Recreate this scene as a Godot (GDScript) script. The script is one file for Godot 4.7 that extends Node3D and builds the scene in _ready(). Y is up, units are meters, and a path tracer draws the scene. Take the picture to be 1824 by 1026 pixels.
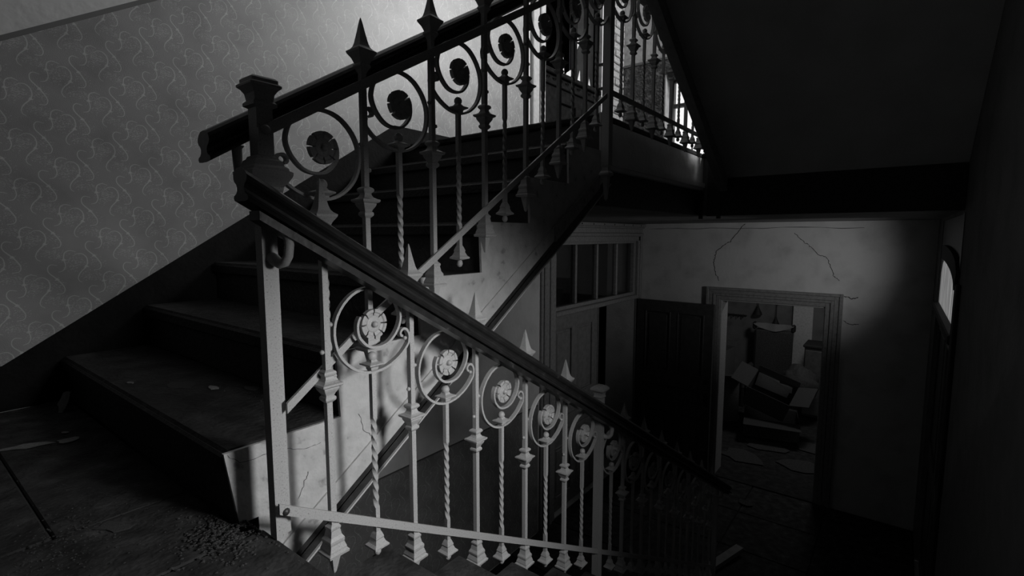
extends Node3D

# Derelict stone staircase with cast and wrought iron railings, black and white.
# Axes: the flights run along z, the well wall faces +x, the eye stands at the origin 0.65 m above the half landing.

const H := -0.651          # half landing
const LOW := -2.84         # lower floor
const UP := 0.574          # upper floor
const CEIL := 4.0
const WL := -2.61          # left wall face
const WR := 0.26           # right wall face
const ZB := -6.03          # lower back wall face
const ZU := -5.41          # upper back wall face
const ZF := 1.5            # wall behind the eye
const XS := -1.147         # open side of the rising flight
const XD := -1.012         # plane of the falling railing
const XU := -1.06          # plane of the rising railing

var M := {}
var used := {}
var rng := RandomNumberGenerator.new()

# ------------------------------------------------------------------ naming
func numbered(n: String) -> String:
	if not used.has(n):
		used[n] = 0
		return n
	used[n] += 1
	return "%s_%03d" % [n, used[n]]

func thing(called: String, label: String, category: String, at := Vector3.ZERO, group := "") -> Node3D:
	var o := Node3D.new()
	o.name = numbered(called)
	add_child(o)
	o.position = at
	o.set_meta("label", label)
	o.set_meta("category", category)
	if group != "": o.set_meta("group", group)
	return o

func struct(called: String, label: String, category: String) -> Node3D:
	var o := Node3D.new()
	o.name = numbered(called)
	add_child(o)
	o.set_meta("kind", "structure")
	o.set_meta("label", label)
	o.set_meta("category", category)
	return o

# one named mesh under parent; mesh data in world coordinates unless at is given
func part(called: String, st: SurfaceTool, mat: Material, parent: Node3D, label := "") -> MeshInstance3D:
	var mi := MeshInstance3D.new()
	mi.name = called
	st.generate_normals()
	mi.mesh = st.commit()
	mi.material_override = mat
	parent.add_child(mi, true)
	var p: Node = parent
	var off := Vector3.ZERO
	while p != self:
		off += p.position
		p = p.get_parent()
	mi.position = -off
	if label != "": mi.set_meta("label", label)
	return mi

# a shared mesh placed relative to its parent
func inst(called: String, mesh: Mesh, mat: Material, parent: Node3D, at: Vector3, label := "") -> MeshInstance3D:
	var mi := MeshInstance3D.new()
	mi.name = called
	mi.mesh = mesh
	mi.material_override = mat
	parent.add_child(mi, true)
	mi.position = at
	if label != "": mi.set_meta("label", label)
	return mi

func done(st: SurfaceTool) -> Mesh:
	st.generate_normals()
	return st.commit()

# ------------------------------------------------------------------ shapes
func new_st(smooth := false) -> SurfaceTool:
	var st := SurfaceTool.new()
	st.begin(Mesh.PRIMITIVE_TRIANGLES)
	st.set_smooth_group(0 if smooth else -1)
	return st

func quad(st: SurfaceTool, a: Vector3, b: Vector3, c: Vector3, d: Vector3) -> void:
	# a b c d counter clockwise seen from the front
	for v in [a, c, b, a, d, c]:
		st.add_vertex(v)

func tri(st: SurfaceTool, a: Vector3, b: Vector3, c: Vector3) -> void:
	for v in [a, c, b]:
		st.add_vertex(v)

func hexa(st: SurfaceTool, p: Array) -> void:
	# p: 0-3 lower ring, 4-7 upper ring, counter clockwise from above
	quad(st, p[3], p[2], p[1], p[0])
	quad(st, p[4], p[5], p[6], p[7])
	for i in 4:
		var j := (i + 1) % 4
		quad(st, p[i], p[j], p[4 + j], p[4 + i])

func box(st: SurfaceTool, x0: float, x1: float, y0: float, y1: float, z0: float, z1: float) -> void:
	var a := minf(x0, x1); var b := maxf(x0, x1)
	var c := minf(y0, y1); var d := maxf(y0, y1)
	var e := minf(z0, z1); var f := maxf(z0, z1)
	hexa(st, [Vector3(a, c, f), Vector3(b, c, f), Vector3(b, c, e), Vector3(a, c, e),
		Vector3(a, d, f), Vector3(b, d, f), Vector3(b, d, e), Vector3(a, d, e)])

# a box with its edges taken off by c
func cbox(st: SurfaceTool, x0: float, x1: float, y0: float, y1: float, z0: float, z1: float, c: float) -> void:
	var m := Vector3((x0 + x1) / 2, (y0 + y1) / 2, (z0 + z1) / 2)
	var h := Vector3(absf(x1 - x0), absf(y1 - y0), absf(z1 - z0)) / 2
	c = minf(c, minf(h.x, minf(h.y, h.z)) * 0.9)
	for ax in 3:
		for s in [-1.0, 1.0]:
			var u := (ax + 1) % 3; var v := (ax + 2) % 3
			var q := []
			for k in [[-1, -1], [1, -1], [1, 1], [-1, 1]]:
				var p := m
				p[ax] += s * h[ax]
				p[u] += k[0] * (h[u] - c) * s
				p[v] += k[1] * (h[v] - c)
				q.append(p)
			quad(st, q[0], q[1], q[2], q[3])
	for ax in 3:
		var u := (ax + 1) % 3; var v := (ax + 2) % 3
		for su in [-1.0, 1.0]:
			for sv in [-1.0, 1.0]:
				var q := []
				for k in [[0, -1], [1, -1], [1, 1], [0, 1]]:
					var p := m
					p[ax] += k[1] * (h[ax] - c)
					if k[0] == 0:
						p[u] += su * h[u]; p[v] += sv * (h[v] - c)
					else:
						p[u] += su * (h[u] - c); p[v] += sv * h[v]
					q.append(p)
				if su * sv > 0: q.reverse()
				quad(st, q[0], q[1], q[2], q[3])
	for sx in [-1.0, 1.0]:
		for sy in [-1.0, 1.0]:
			for sz in [-1.0, 1.0]:
				var a := m + Vector3(sx * h.x, sy * (h.y - c), sz * (h.z - c))
				var b := m + Vector3(sx * (h.x - c), sy * h.y, sz * (h.z - c))
				var d := m + Vector3(sx * (h.x - c), sy * (h.y - c), sz * h.z)
				if sx * sy * sz > 0: tri(st, a, b, d)
				else: tri(st, a, d, b)

# bar of section w (along side) by h (along up) from a to b
func bar(st: SurfaceTool, a: Vector3, b: Vector3, w: float, h: float, upv := Vector3.UP) -> void:
	var d := (b - a).normalized()
	var s := d.cross(upv).normalized()
	var u := s.cross(d).normalized()
	var p := []
	for e in [a, b]:
		for k in [[-1, -1], [1, -1], [1, 1], [-1, 1]]:
			p.append(e + s * k[0] * w / 2 + u * k[1] * h / 2)
	hexa(st, [p[4], p[5], p[1], p[0], p[7], p[6], p[2], p[3]])

# upright bar with vertical ends running in the z-y plane (a, b: centre line), h measured vertically
func slope_bar(st: SurfaceTool, x0: float, x1: float, z0: float, y0: float, z1: float, y1: float, h: float) -> void:
	hexa(st, [Vector3(x0, y0 - h / 2, z0), Vector3(x1, y0 - h / 2, z0), Vector3(x1, y1 - h / 2, z1), Vector3(x0, y1 - h / 2, z1),
		Vector3(x0, y0 + h / 2, z0), Vector3(x1, y0 + h / 2, z0), Vector3(x1, y1 + h / 2, z1), Vector3(x0, y1 + h / 2, z1)])

# square moulding: profile of [half width, y] from bottom to top
func sq(st: SurfaceTool, o: Vector3, prof: Array) -> void:
	for i in prof.size() - 1:
		var a = prof[i]; var b = prof[i + 1]
		var q := []
		for e in [a, b]:
			for k in [[-1, 1], [1, 1], [1, -1], [-1, -1]]:
				q.append(o + Vector3(k[0] * e[0], e[1], k[1] * e[0]))
		for j in 4:
			var n := (j + 1) % 4
			quad(st, q[j], q[n], q[4 + n], q[4 + j])
	for e in [0, prof.size() - 1]:
		var a = prof[e]
		var q := []
		for k in [[-1, 1], [1, 1], [1, -1], [-1, -1]]:
			q.append(o + Vector3(k[0] * a[0], a[1], k[1] * a[0]))
		if e == 0: quad(st, q[3], q[2], q[1], q[0])
		else: quad(st, q[0], q[1], q[2], q[3])

# round lathe about axis: profile of [radius, distance along axis]
func lathe(st: SurfaceTool, o: Vector3, axis: Vector3, prof: Array, n := 12) -> void:
	axis = axis.normalized()
	var s := axis.cross(Vector3.UP if absf(axis.y) < 0.9 else Vector3.RIGHT).normalized()
	var u := s.cross(axis)
	for i in prof.size() - 1:
		for j in n:
			var q := []
			for e in [[i, j], [i, j + 1], [i + 1, j + 1], [i + 1, j]]:
				var t = TAU * e[1] / n
				q.append(o + axis * prof[e[0]][1] + (s * cos(t) + u * sin(t)) * prof[e[0]][0])
			quad(st, q[3], q[2], q[1], q[0])

func ball(st: SurfaceTool, o: Vector3, r: float, n := 12) -> void:
	var prof := []
	for i in 9:
		var t := PI * i / 8.0
		prof.append([r * sin(t) + 0.00001, -r * cos(t)])
	lathe(st, o, Vector3.UP, prof, n)

func tube(st: SurfaceTool, pts: Array, rad: Array, n := 10) -> void:
	var rings := []
	for i in pts.size():
		var d: Vector3 = (pts[mini(i + 1, pts.size() - 1)] - pts[maxi(i - 1, 0)]).normalized()
		var s := d.cross(Vector3(0, 0, 1) if absf(d.z) < 0.9 else Vector3.RIGHT).normalized()
		var u := s.cross(d)
		var ring := []
		for j in n:
			var t := TAU * j / n
			ring.append(pts[i] + (s * cos(t) + u * sin(t)) * rad[i])
		rings.append(ring)
	for i in rings.size() - 1:
		for j in n:
			var k := (j + 1) % n
			quad(st, rings[i + 1][j], rings[i + 1][k], rings[i][k], rings[i][j])
	for j in n:
		tri(st, pts[0], rings[0][j], rings[0][(j + 1) % n])
		tri(st, pts[-1], rings[-1][(j + 1) % n], rings[-1][j])

# flat strip bent in the z-y plane: pts Vector2(z, y), wide along x, thick across
func strip(st: SurfaceTool, x: float, pts: Array, wide: float, thick: float) -> void:
	var rings := []
	for i in pts.size():
		var d: Vector2 = (pts[mini(i + 1, pts.size() - 1)] - pts[maxi(i - 1, 0)]).normalized()
		var nn := Vector2(-d.y, d.x) * thick / 2
		var a: Vector2 = pts[i] + nn; var b: Vector2 = pts[i] - nn
		rings.append([Vector3(x - wide / 2, a.y, a.x), Vector3(x + wide / 2, a.y, a.x), Vector3(x + wide / 2, b.y, b.x), Vector3(x - wide / 2, b.y, b.x)])
	for i in rings.size() - 1:
		for j in 4:
			var k := (j + 1) % 4
			quad(st, rings[i][j], rings[i][k], rings[i + 1][k], rings[i + 1][j])
	quad(st, rings[0][3], rings[0][2], rings[0][1], rings[0][0])
	quad(st, rings[-1][0], rings[-1][1], rings[-1][2], rings[-1][3])

# square bar twisted about y between t0 and t1
func twisted(st: SurfaceTool, half: float, y0: float, t0: float, t1: float, y1: float, turns: float) -> void:
	var ys := [y0]
	var n := int(turns * 40)
	for i in n + 1: ys.append(lerpf(t0, t1, float(i) / n))
	ys.append(y1)
	var rings := []
	for y in ys:
		var f := clampf((y - t0) / (t1 - t0), 0, 1)
		var ring := []
		var hw := half * (1.0 - 0.14 * smoothstep(0.0, 0.08, f) * smoothstep(1.0, 0.92, f))
		for j in 4:
			var t := TAU * (j + 0.5) / 4 + TAU * turns * f
			ring.append(Vector3(cos(t) * hw * 1.414, y, sin(t) * hw * 1.414))
		rings.append(ring)
	for i in rings.size() - 1:
		for j in 4:
			var k := (j + 1) % 4
			st.set_smooth_group(j + 1)
			quad(st, rings[i + 1][j], rings[i + 1][k], rings[i][k], rings[i][j])

# polygon in the z-y plane (Vector2(z, y)) given thickness from x0 to x1
func slab_zy(st: SurfaceTool, poly: PackedVector2Array, x0: float, x1: float) -> void:
	var t := Geometry2D.triangulate_polygon(poly)
	for i in range(0, t.size(), 3):
		var a := poly[t[i]]; var b := poly[t[i + 1]]; var c := poly[t[i + 2]]
		tri(st, Vector3(x1, a.y, a.x), Vector3(x1, b.y, b.x), Vector3(x1, c.y, c.x))
		tri(st, Vector3(x0, a.y, a.x), Vector3(x0, c.y, c.x), Vector3(x0, b.y, b.x))
	for i in poly.size():
		var a := poly[i]; var b := poly[(i + 1) % poly.size()]
		quad(st, Vector3(x0, a.y, a.x), Vector3(x1, a.y, a.x), Vector3(x1, b.y, b.x), Vector3(x0, b.y, b.x))

# moulded profile Vector2(x, y) run along the slope from z0 to z1; yoff(z) = k * z + c
func run_profile(st: SurfaceTool, prof: Array, x: float, z0: float, z1: float, k: float, c: float) -> void:
	var n := prof.size()
	for i in n:
		var a: Vector2 = prof[i]; var b: Vector2 = prof[(i + 1) % n]
		quad(st, Vector3(x + a.x, k * z0 + c + a.y, z0), Vector3(x + b.x, k * z0 + c + b.y, z0), Vector3(x + b.x, k * z1 + c + b.y, z1), Vector3(x + a.x, k * z1 + c + a.y, z1))
	var poly := PackedVector2Array(prof)
	var t := Geometry2D.triangulate_polygon(poly)
	for i in range(0, t.size(), 3):
		for e in [[z0, false], [z1, true]]:
			var q := []
			for j in 3:
				var p := poly[t[i + j]]
				q.append(Vector3(x + p.x, k * e[0] + c + p.y, e[0]))
			if e[1]: tri(st, q[0], q[2], q[1])
			else: tri(st, q[0], q[1], q[2])

# ------------------------------------------------------------------ materials
func grey(l: float) -> Color:
	return Color(l, l, l).linear_to_srgb()

func noise_tex(freq: float, ramp: Array, seed_: int, kind := FastNoiseLite.TYPE_SIMPLEX_SMOOTH, size := 512, octaves := 5) -> NoiseTexture2D:
	var n := FastNoiseLite.new()
	n.noise_type = kind
	n.frequency = freq
	n.seed = seed_
	n.fractal_octaves = octaves
	var g := Gradient.new()
	g.offsets = PackedFloat32Array([])
	var offs := PackedFloat32Array(); var cols := PackedColorArray()
	for r in ramp:
		offs.append(r[0]); cols.append(grey(r[1]))
	g.offsets = offs; g.colors = cols
	var t := NoiseTexture2D.new()
	t.width = size; t.height = size
	t.seamless = true
	t.noise = n
	t.color_ramp = g
	return t

func bump_tex(freq: float, strength: float, seed_: int, size := 512) -> NoiseTexture2D:
	var n := FastNoiseLite.new()
	n.frequency = freq
	n.seed = seed_
	n.fractal_octaves = 5
	var t := NoiseTexture2D.new()
	t.width = size; t.height = size
	t.seamless = true
	t.noise = n
	t.as_normal_map = true
	t.bump_strength = strength
	return t

func mat(tex: Texture2D, scale: float, rough: float, nrm: Texture2D = null, nscale := 1.0, spec := 0.5) -> StandardMaterial3D:
	var m := StandardMaterial3D.new()
	m.albedo_texture = tex
	m.roughness = rough
	m.metallic_specular = spec
	m.uv1_triplanar = true
	m.uv1_world_triplanar = true
	m.uv1_scale = Vector3(scale, scale, scale)
	if nrm:
		m.normal_enabled = true
		m.normal_texture = nrm
		m.normal_scale = nscale
	m.cull_mode = BaseMaterial3D.CULL_DISABLED
	return m

func plain(l: float, rough: float) -> StandardMaterial3D:
	var m := StandardMaterial3D.new()
	m.albedo_color = grey(l)
	m.roughness = rough
	m.cull_mode = BaseMaterial3D.CULL_DISABLED
	return m

# printed scroll pattern of the wallpaper
func wallpaper_image() -> Image:
	var W := 1024; var Hh := 768
	var im := Image.create(W, Hh, true, Image.FORMAT_RGB8)
	var r := RandomNumberGenerator.new()
	r.seed = 7
	var ink := PackedFloat32Array()
	ink.resize(W * Hh)
	var curves := [
		[[Vector2(420, 345), Vector2(440, 333), Vector2(480, 333), Vector2(512, 360), Vector2(520, 400), Vector2(505, 440), Vector2(455, 490), Vector2(436, 530), Vector2(445, 558), Vector2(465, 566)], 8.5],
		[[Vector2(585, 238), Vector2(540, 232), Vector2(515, 255), Vector2(520, 295), Vector2(575, 347), Vector2(612, 390), Vector2(630, 430), Vector2(615, 462), Vector2(565, 470)], 8.5],
		[[Vector2(735, 130), Vector2(690, 120), Vector2(650, 140), Vector2(640, 190), Vector2(650, 240), Vector2(630, 280), Vector2(590, 292)], 8.0]]
	var S := Vector2(W / 610.0, Hh / 370.0)
	for half in 2:
		var shift := Vector2(305, 185) * half
		for cv in curves:
			var c := Curve2D.new()
			var ps = cv[0]
			for i in ps.size():
				var tan: Vector2 = (ps[mini(i + 1, ps.size() - 1)] - ps[maxi(i - 1, 0)]) / 6.0
				c.add_point(ps[i], -tan, tan)
			var ln := c.get_baked_length()
			var n := int(ln * 2)
			for i in n:
				var p := (c.sample_baked(ln * i / n) + shift) * S
				var f := sin(PI * i / n)
				_dab(ink, W, Hh, p, cv[1] * (0.45 + 0.55 * f), 0.85)
			var mid := (c.sample_baked(ln * 0.52) + shift) * S
			_dab(ink, W, Hh, mid, 20.0, 0.95)
			_dab(ink, W, Hh, mid + Vector2(22, 8), 10.0, 0.7)
			_dab(ink, W, Hh, mid + Vector2(-20, 14), 10.0, 0.7)
		for fan in [Vector2(505, 520), Vector2(575, 400), Vector2(690, 250), Vector2(600, 150), Vector2(450, 400), Vector2(690, 195)]:
			for k in 46:
				var q: Vector2 = (fan + Vector2(r.randfn(0, 34), r.randfn(0, 24)) + shift) * S
				var dirv := Vector2.from_angle(r.randf_range(-0.9, 0.3))
				for i in 7:
					_dab(ink, W, Hh, q + dirv * i * 2.2, 3.2, 0.6)
	for y in Hh:
		for x in W:
			var l := 0.26 + 0.22 * ink[y * W + x] + r.randf_range(-0.012, 0.012)
			im.set_pixel(x, y, grey(l))
	im.generate_mipmaps()
	return im

func _dab(ink: PackedFloat32Array, W: int, Hh: int, p: Vector2, rad: float, v: float) -> void:
	var R := int(ceil(rad))
	for dy in range(-R, R + 1):
		for dx in range(-R, R + 1):
			var d := Vector2(dx, dy).length()
			if d > rad: continue
			var x := posmod(int(p.x) + dx, W); var y := posmod(int(p.y) + dy, Hh)
			var i := y * W + x
			ink[i] = maxf(ink[i], v * clampf(rad - d + 0.4, 0, 1))

func make_materials() -> void:
	M.plaster = mat(noise_tex(0.006, [[0.0, 0.42], [0.28, 0.5], [0.45, 0.6], [0.7, 0.66], [1.0, 0.56]], 3), 0.8, 0.8, bump_tex(0.06, 1.5, 4), 0.5)
	M.plaster_side = mat(noise_tex(0.02, [[0.0, 0.2], [0.14, 0.3], [0.22, 0.42], [0.5, 0.46], [0.8, 0.5], [1.0, 0.44]], 11), 1.3, 0.75, bump_tex(0.04, 2.2, 12), 0.8)
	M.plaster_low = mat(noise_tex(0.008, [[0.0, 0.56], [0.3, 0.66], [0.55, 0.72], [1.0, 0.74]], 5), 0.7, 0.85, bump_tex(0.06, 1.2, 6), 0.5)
	M.paint_top = mat(noise_tex(0.006, [[0.0, 0.44], [0.5, 0.49], [1.0, 0.52]], 8), 0.5, 0.6, bump_tex(0.08, 1.0, 9), 0.4)
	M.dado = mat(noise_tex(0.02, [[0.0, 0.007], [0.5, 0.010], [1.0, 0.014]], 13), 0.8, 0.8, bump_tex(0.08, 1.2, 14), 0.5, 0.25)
	M.dado_right = mat(noise_tex(0.02, [[0.0, 0.08], [0.5, 0.10], [1.0, 0.12]], 13), 0.8, 0.7)
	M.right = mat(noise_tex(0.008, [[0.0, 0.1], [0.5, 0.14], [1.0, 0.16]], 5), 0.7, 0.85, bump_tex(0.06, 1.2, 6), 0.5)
	M.plaster_grey = mat(noise_tex(0.02, [[0.0, 0.2], [0.3, 0.3], [0.55, 0.36], [1.0, 0.38]], 5), 0.9, 0.85, bump_tex(0.06, 1.2, 6), 0.5)
	M.border = plain(0.10, 0.6)
	M.tread = mat(noise_tex(0.02, [[0.0, 0.014], [0.35, 0.026], [0.6, 0.034], [0.85, 0.045], [1.0, 0.09]], 15), 0.9, 0.8, bump_tex(0.09, 1.8, 16), 0.7, 0.3)
	M.nosing = mat(noise_tex(0.04, [[0.0, 0.006], [0.6, 0.009], [1.0, 0.02]], 17), 1.2, 0.6, bump_tex(0.08, 2.0, 18), 0.6)
	M.riser = mat(noise_tex(0.02, [[0.0, 0.018], [0.5, 0.026], [1.0, 0.036]], 19), 0.9, 0.65, bump_tex(0.08, 1.5, 20), 0.6)
	M.stone = mat(noise_tex(0.02, [[0.0, 0.018], [0.35, 0.034], [0.55, 0.045], [0.8, 0.06], [1.0, 0.11]], 21), 0.9, 0.85, bump_tex(0.12, 1.3, 22), 0.8, 0.3)
	M.joint = plain(0.01, 0.95)
	M.iron = mat(noise_tex(0.11, [[0.0, 0.02], [0.11, 0.05], [0.15, 0.30], [0.3, 0.36], [0.75, 0.42], [1.0, 0.37]], 23, FastNoiseLite.TYPE_SIMPLEX_SMOOTH, 512, 4), 3.7, 0.5)
	M.bolt = plain(0.03, 0.5)
	M.hand = mat(noise_tex(0.02, [[0.0, 0.012], [0.5, 0.018], [0.8, 0.024], [0.9, 0.05], [1.0, 0.09]], 27), 2.0, 0.34, bump_tex(0.04, 1.0, 28), 0.3)
	M.girder = mat(noise_tex(0.04, [[0.0, 0.012], [0.5, 0.024], [1.0, 0.036]], 29), 1.5, 0.6, bump_tex(0.08, 1.5, 30), 0.5)
	M.plate = mat(noise_tex(0.04, [[0.0, 0.14], [0.5, 0.22], [1.0, 0.28]], 29), 1.5, 0.6, bump_tex(0.08, 1.5, 30), 0.5)
	M.flange = plain(0.5, 0.6)
	M.soffit = mat(noise_tex(0.01, [[0.0, 0.52], [0.5, 0.6], [1.0, 0.66]], 31), 0.6, 0.85, bump_tex(0.06, 1.2, 32), 0.5)
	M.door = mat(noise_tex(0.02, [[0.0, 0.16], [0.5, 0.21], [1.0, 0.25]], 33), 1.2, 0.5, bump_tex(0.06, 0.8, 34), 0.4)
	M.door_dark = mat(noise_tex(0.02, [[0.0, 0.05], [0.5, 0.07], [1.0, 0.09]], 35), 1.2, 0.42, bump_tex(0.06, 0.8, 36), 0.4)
	M.door_black = mat(noise_tex(0.02, [[0.0, 0.006], [0.5, 0.010], [1.0, 0.015]], 35), 1.2, 0.85, bump_tex(0.06, 0.8, 36), 0.4, 0.15)
	M.dado_rough = mat(noise_tex(0.03, [[0.0, 0.02], [0.4, 0.05], [0.7, 0.09], [1.0, 0.2]], 61), 0.9, 0.85, bump_tex(0.08, 3.0, 62), 0.8, 0.3)
	M.casing = mat(noise_tex(0.03, [[0.0, 0.12], [0.22, 0.24], [0.6, 0.29], [1.0, 0.32]], 37), 1.5, 0.5, bump_tex(0.06, 0.8, 38), 0.4)
	M.pale_wood = mat(noise_tex(0.03, [[0.0, 0.3], [0.3, 0.42], [1.0, 0.5]], 39), 1.5, 0.55, bump_tex(0.06, 0.8, 40), 0.4)
	M.brick = mat(noise_tex(0.04, [[0.0, 0.2], [0.5, 0.32], [1.0, 0.45]], 41), 2.0, 0.9, bump_tex(0.1, 2.5, 42), 1.0)
	M.mortar = mat(noise_tex(0.06, [[0.0, 0.1], [1.0, 0.2]], 43), 2.0, 0.95)
	M.card = mat(noise_tex(0.04, [[0.0, 0.07], [1.0, 0.11]], 44), 1.5, 0.9)
	M.card_dark = mat(noise_tex(0.04, [[0.0, 0.03], [1.0, 0.05]], 44), 1.5, 0.9)
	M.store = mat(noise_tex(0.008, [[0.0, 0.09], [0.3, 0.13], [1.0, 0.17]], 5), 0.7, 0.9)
	M.paper = mat(noise_tex(0.04, [[0.0, 0.6], [1.0, 0.75]], 45), 1.5, 0.8)
	M.cloth = mat(noise_tex(0.04, [[0.0, 0.03], [1.0, 0.07]], 46), 1.5, 0.9, bump_tex(0.08, 2.5, 47), 1.0)
	M.black = plain(0.012, 0.7)
	M.scrap = mat(noise_tex(0.06, [[0.0, 0.14], [1.0, 0.26]], 48), 3.0, 0.9)
	M.crumb = mat(noise_tex(0.2, [[0.0, 0.02], [0.6, 0.05], [0.8, 0.1], [1.0, 0.3]], 49), 3.0, 0.95)
	M.crack = plain(0.03, 0.95)
	var wp := StandardMaterial3D.new()
	wp.albedo_texture = ImageTexture.create_from_image(wallpaper_image())
	wp.roughness = 0.4
	wp.metallic_specular = 0.6
	wp.normal_enabled = true
	wp.normal_texture = bump_tex(0.1, 2.6, 50)
	wp.normal_scale = 0.3
	wp.detail_enabled = true
	wp.detail_blend_mode = BaseMaterial3D.BLEND_MODE_MUL
	wp.detail_uv_layer = BaseMaterial3D.DETAIL_UV_2
	wp.detail_albedo = noise_tex(0.012, [[0.0, 0.72], [0.3, 0.84], [0.6, 0.97], [1.0, 1.0]], 60)
	wp.cull_mode = BaseMaterial3D.CULL_DISABLED
	M.wallpaper = wp
	var wl := wp.duplicate()
	wl.roughness = 0.75
	wl.normal_scale = 0.3
	M.wallpaper_low = wl
	var g := StandardMaterial3D.new()
	g.albedo_color = Color(0.1, 0.1, 0.1, 0.22)
	g.transparency = BaseMaterial3D.TRANSPARENCY_ALPHA
	g.roughness = 0.05
	g.cull_mode = BaseMaterial3D.CULL_DISABLED
	M.glass = g
	# frosted, dirt streaked glass lit from outside
	M.frosted = mat(noise_tex(0.02, [[0.0, 0.3], [0.5, 0.7], [1.0, 0.98]], 51), 1.0, 0.9)
	M.frosted.uv1_scale = Vector3(1.1, 0.15, 1.1)
	M.frosted.emission_enabled = true
	M.frosted.emission = Color(1, 1, 1)
	M.frosted.emission_energy_multiplier = 0.12
	M.frosted.backlight_enabled = true
	M.frosted.backlight = grey(1.0)
	var gc := g.duplicate()
	gc.albedo_color = Color(0.9, 0.9, 0.9, 0.03)
	M.glass_clear = gc
	var gd := g.duplicate()
	gd.albedo_color = Color(0.1, 0.1, 0.1, 0.72)
	M.glass_dirty = gd

# ------------------------------------------------------------------ start
func _ready() -> void:
	rng.seed = 20
	# camera
	var cam := Camera3D.new()
	cam.name = "camera"
	cam.fov = 59.54
	cam.near = 0.02
	add_child(cam)
	cam.rotation = Vector3(-0.1035, 0.6571, 0)
	cam.current = true
	# sky and exposure
	var we := WorldEnvironment.new()
	we.name = "world"
	var env := Environment.new()
	env.background_mode = Environment.BG_SKY
	var sky := Sky.new()
	var sm := ProceduralSkyMaterial.new()
	sm.sky_top_color = Color(0.9, 0.9, 0.9)
	sm.sky_horizon_color = Color(1, 1, 1)
	sm.ground_bottom_color = Color(0.8, 0.8, 0.8)
	sm.ground_horizon_color = Color(0.9, 0.9, 0.9)
	sm.sun_angle_max = 1.0
	sky.sky_material = sm
	env.sky = sky
	env.background_energy_multiplier = 1.25
	env.ambient_light_source = Environment.AMBIENT_SOURCE_DISABLED
	env.tonemap_mode = Environment.TONE_MAPPER_LINEAR
	env.tonemap_exposure = 1.0
	env.sdfgi_enabled = true
	env.ssao_enabled = true
	env.ssil_enabled = true
	we.environment = env
	add_child(we)
	# daylight at the windows
	var l1 := SpotLight3D.new()          # low window of the half landing, right of the eye
	l1.name = "landing_window_daylight"
	l1.position = Vector3(0.32, 0.0, -0.85)
	add_child(l1)
	l1.look_at_from_position(l1.position, Vector3(-1.05, -0.80, -0.92), Vector3.UP)
	l1.light_energy = 1.85
	l1.spot_angle = 39.0
	l1.spot_angle_attenuation = 1.6
	l1.spot_range = 12.0
	l1.spot_attenuation = 2.0
	l1.light_size = 0.13
	l1.shadow_enabled = true
	var l2 := SpotLight3D.new()          # beam through the fanlight onto the back wall
	l2.name = "fanlight_daylight"
	l2.position = Vector3(WR - 0.04, -0.42, -4.62)
	add_child(l2)
	l2.look_at_from_position(l2.position, Vector3(-1.15, -0.22, -6.03), Vector3.UP)
	l2.light_energy = 0.42
	l2.spot_angle = 39.0
	l2.spot_angle_attenuation = 1.5
	l2.spot_range = 8.0
	l2.spot_attenuation = 2.0
	l2.light_size = 0.08
	l2.shadow_enabled = true
	var l3 := SpotLight3D.new()          # beam through the fanlight across to the double door
	l3.name = "fanlight_cross_daylight"
	l3.position = Vector3(WR - 0.04, -0.42, -4.3)
	add_child(l3)
	l3.look_at_from_position(l3.position, Vector3(-2.61, -0.75, -4.3), Vector3.UP)
	l3.light_energy = 0.7
	l3.spot_angle = 36.0
	l3.spot_angle_attenuation = 1.5
	l3.spot_range = 8.0
	l3.spot_attenuation = 2.0
	l3.light_size = 0.08
	l3.shadow_enabled = true
	day("stair_window_daylight", Vector3(WR + 0.25, 2.85, -4.75), Vector3(-2.5, 2.3, -2.5), Vector2(0.9, 1.3), 17.0)
	day("store_room_daylight", Vector3(-0.7, -0.05, -7.5), Vector3(-1.3, -2.4, -8.1), Vector2(0.4, 0.4), 0.8)
	make_materials()
	build_shell()
	build_upper_end()
	build_lower_end()
	build_flights()
	build_railings()
	build_store_room()
	build_litter()

func day(called: String, at: Vector3, to: Vector3, size: Vector2, energy: float) -> void:
	var a := AreaLight3D.new()
	a.name = called
	a.area_size = size
	a.light_energy = energy
	a.area_range = 14.0
	a.area_attenuation = 2.0
	a.shadow_enabled = true
	add_child(a)
	a.look_at_from_position(at, to, Vector3.UP)

# wall in a plane x = const or z = const as boxes around rectangular openings [u0, u1, y0, y1]
func wall_boxes(st: SurfaceTool, along_z: bool, f0: float, f1: float, u0: float, u1: float, y0: float, y1: float, holes: Array) -> void:
	var us := [u0, u1]; var ys := [y0, y1]
	for h in holes:
		us.append_array([h[0], h[1]]); ys.append_array([h[2], h[3]])
	us.sort(); ys.sort()
	for i in us.size() - 1:
		if us[i + 1] - us[i] < 0.0001: continue
		var start := -999.0
		var last := 0.0
		for j in ys.size() - 1:
			if ys[j + 1] - ys[j] < 0.0001: continue
			var um: float = (us[i] + us[i + 1]) / 2; var ym: float = (ys[j] + ys[j + 1]) / 2
			var open := false
			for h in holes:
				if um > h[0] and um < h[1] and ym > h[2] and ym < h[3]: open = true
			if open:
				if start > -900.0: _wb(st, along_z, f0, f1, us[i], us[i + 1], start, ys[j])
				start = -999.0
			elif start < -900.0: start = ys[j]
			last = ys[j + 1]
		if start > -900.0: _wb(st, along_z, f0, f1, us[i], us[i + 1], start, last)

func _wb(st: SurfaceTool, along_z: bool, f0: float, f1: float, u0: float, u1: float, y0: float, y1: float) -> void:
	if along_z: box(st, f0, f1, y0, y1, u0, u1)
	else: box(st, u0, u1, y0, y1, f0, f1)

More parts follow.
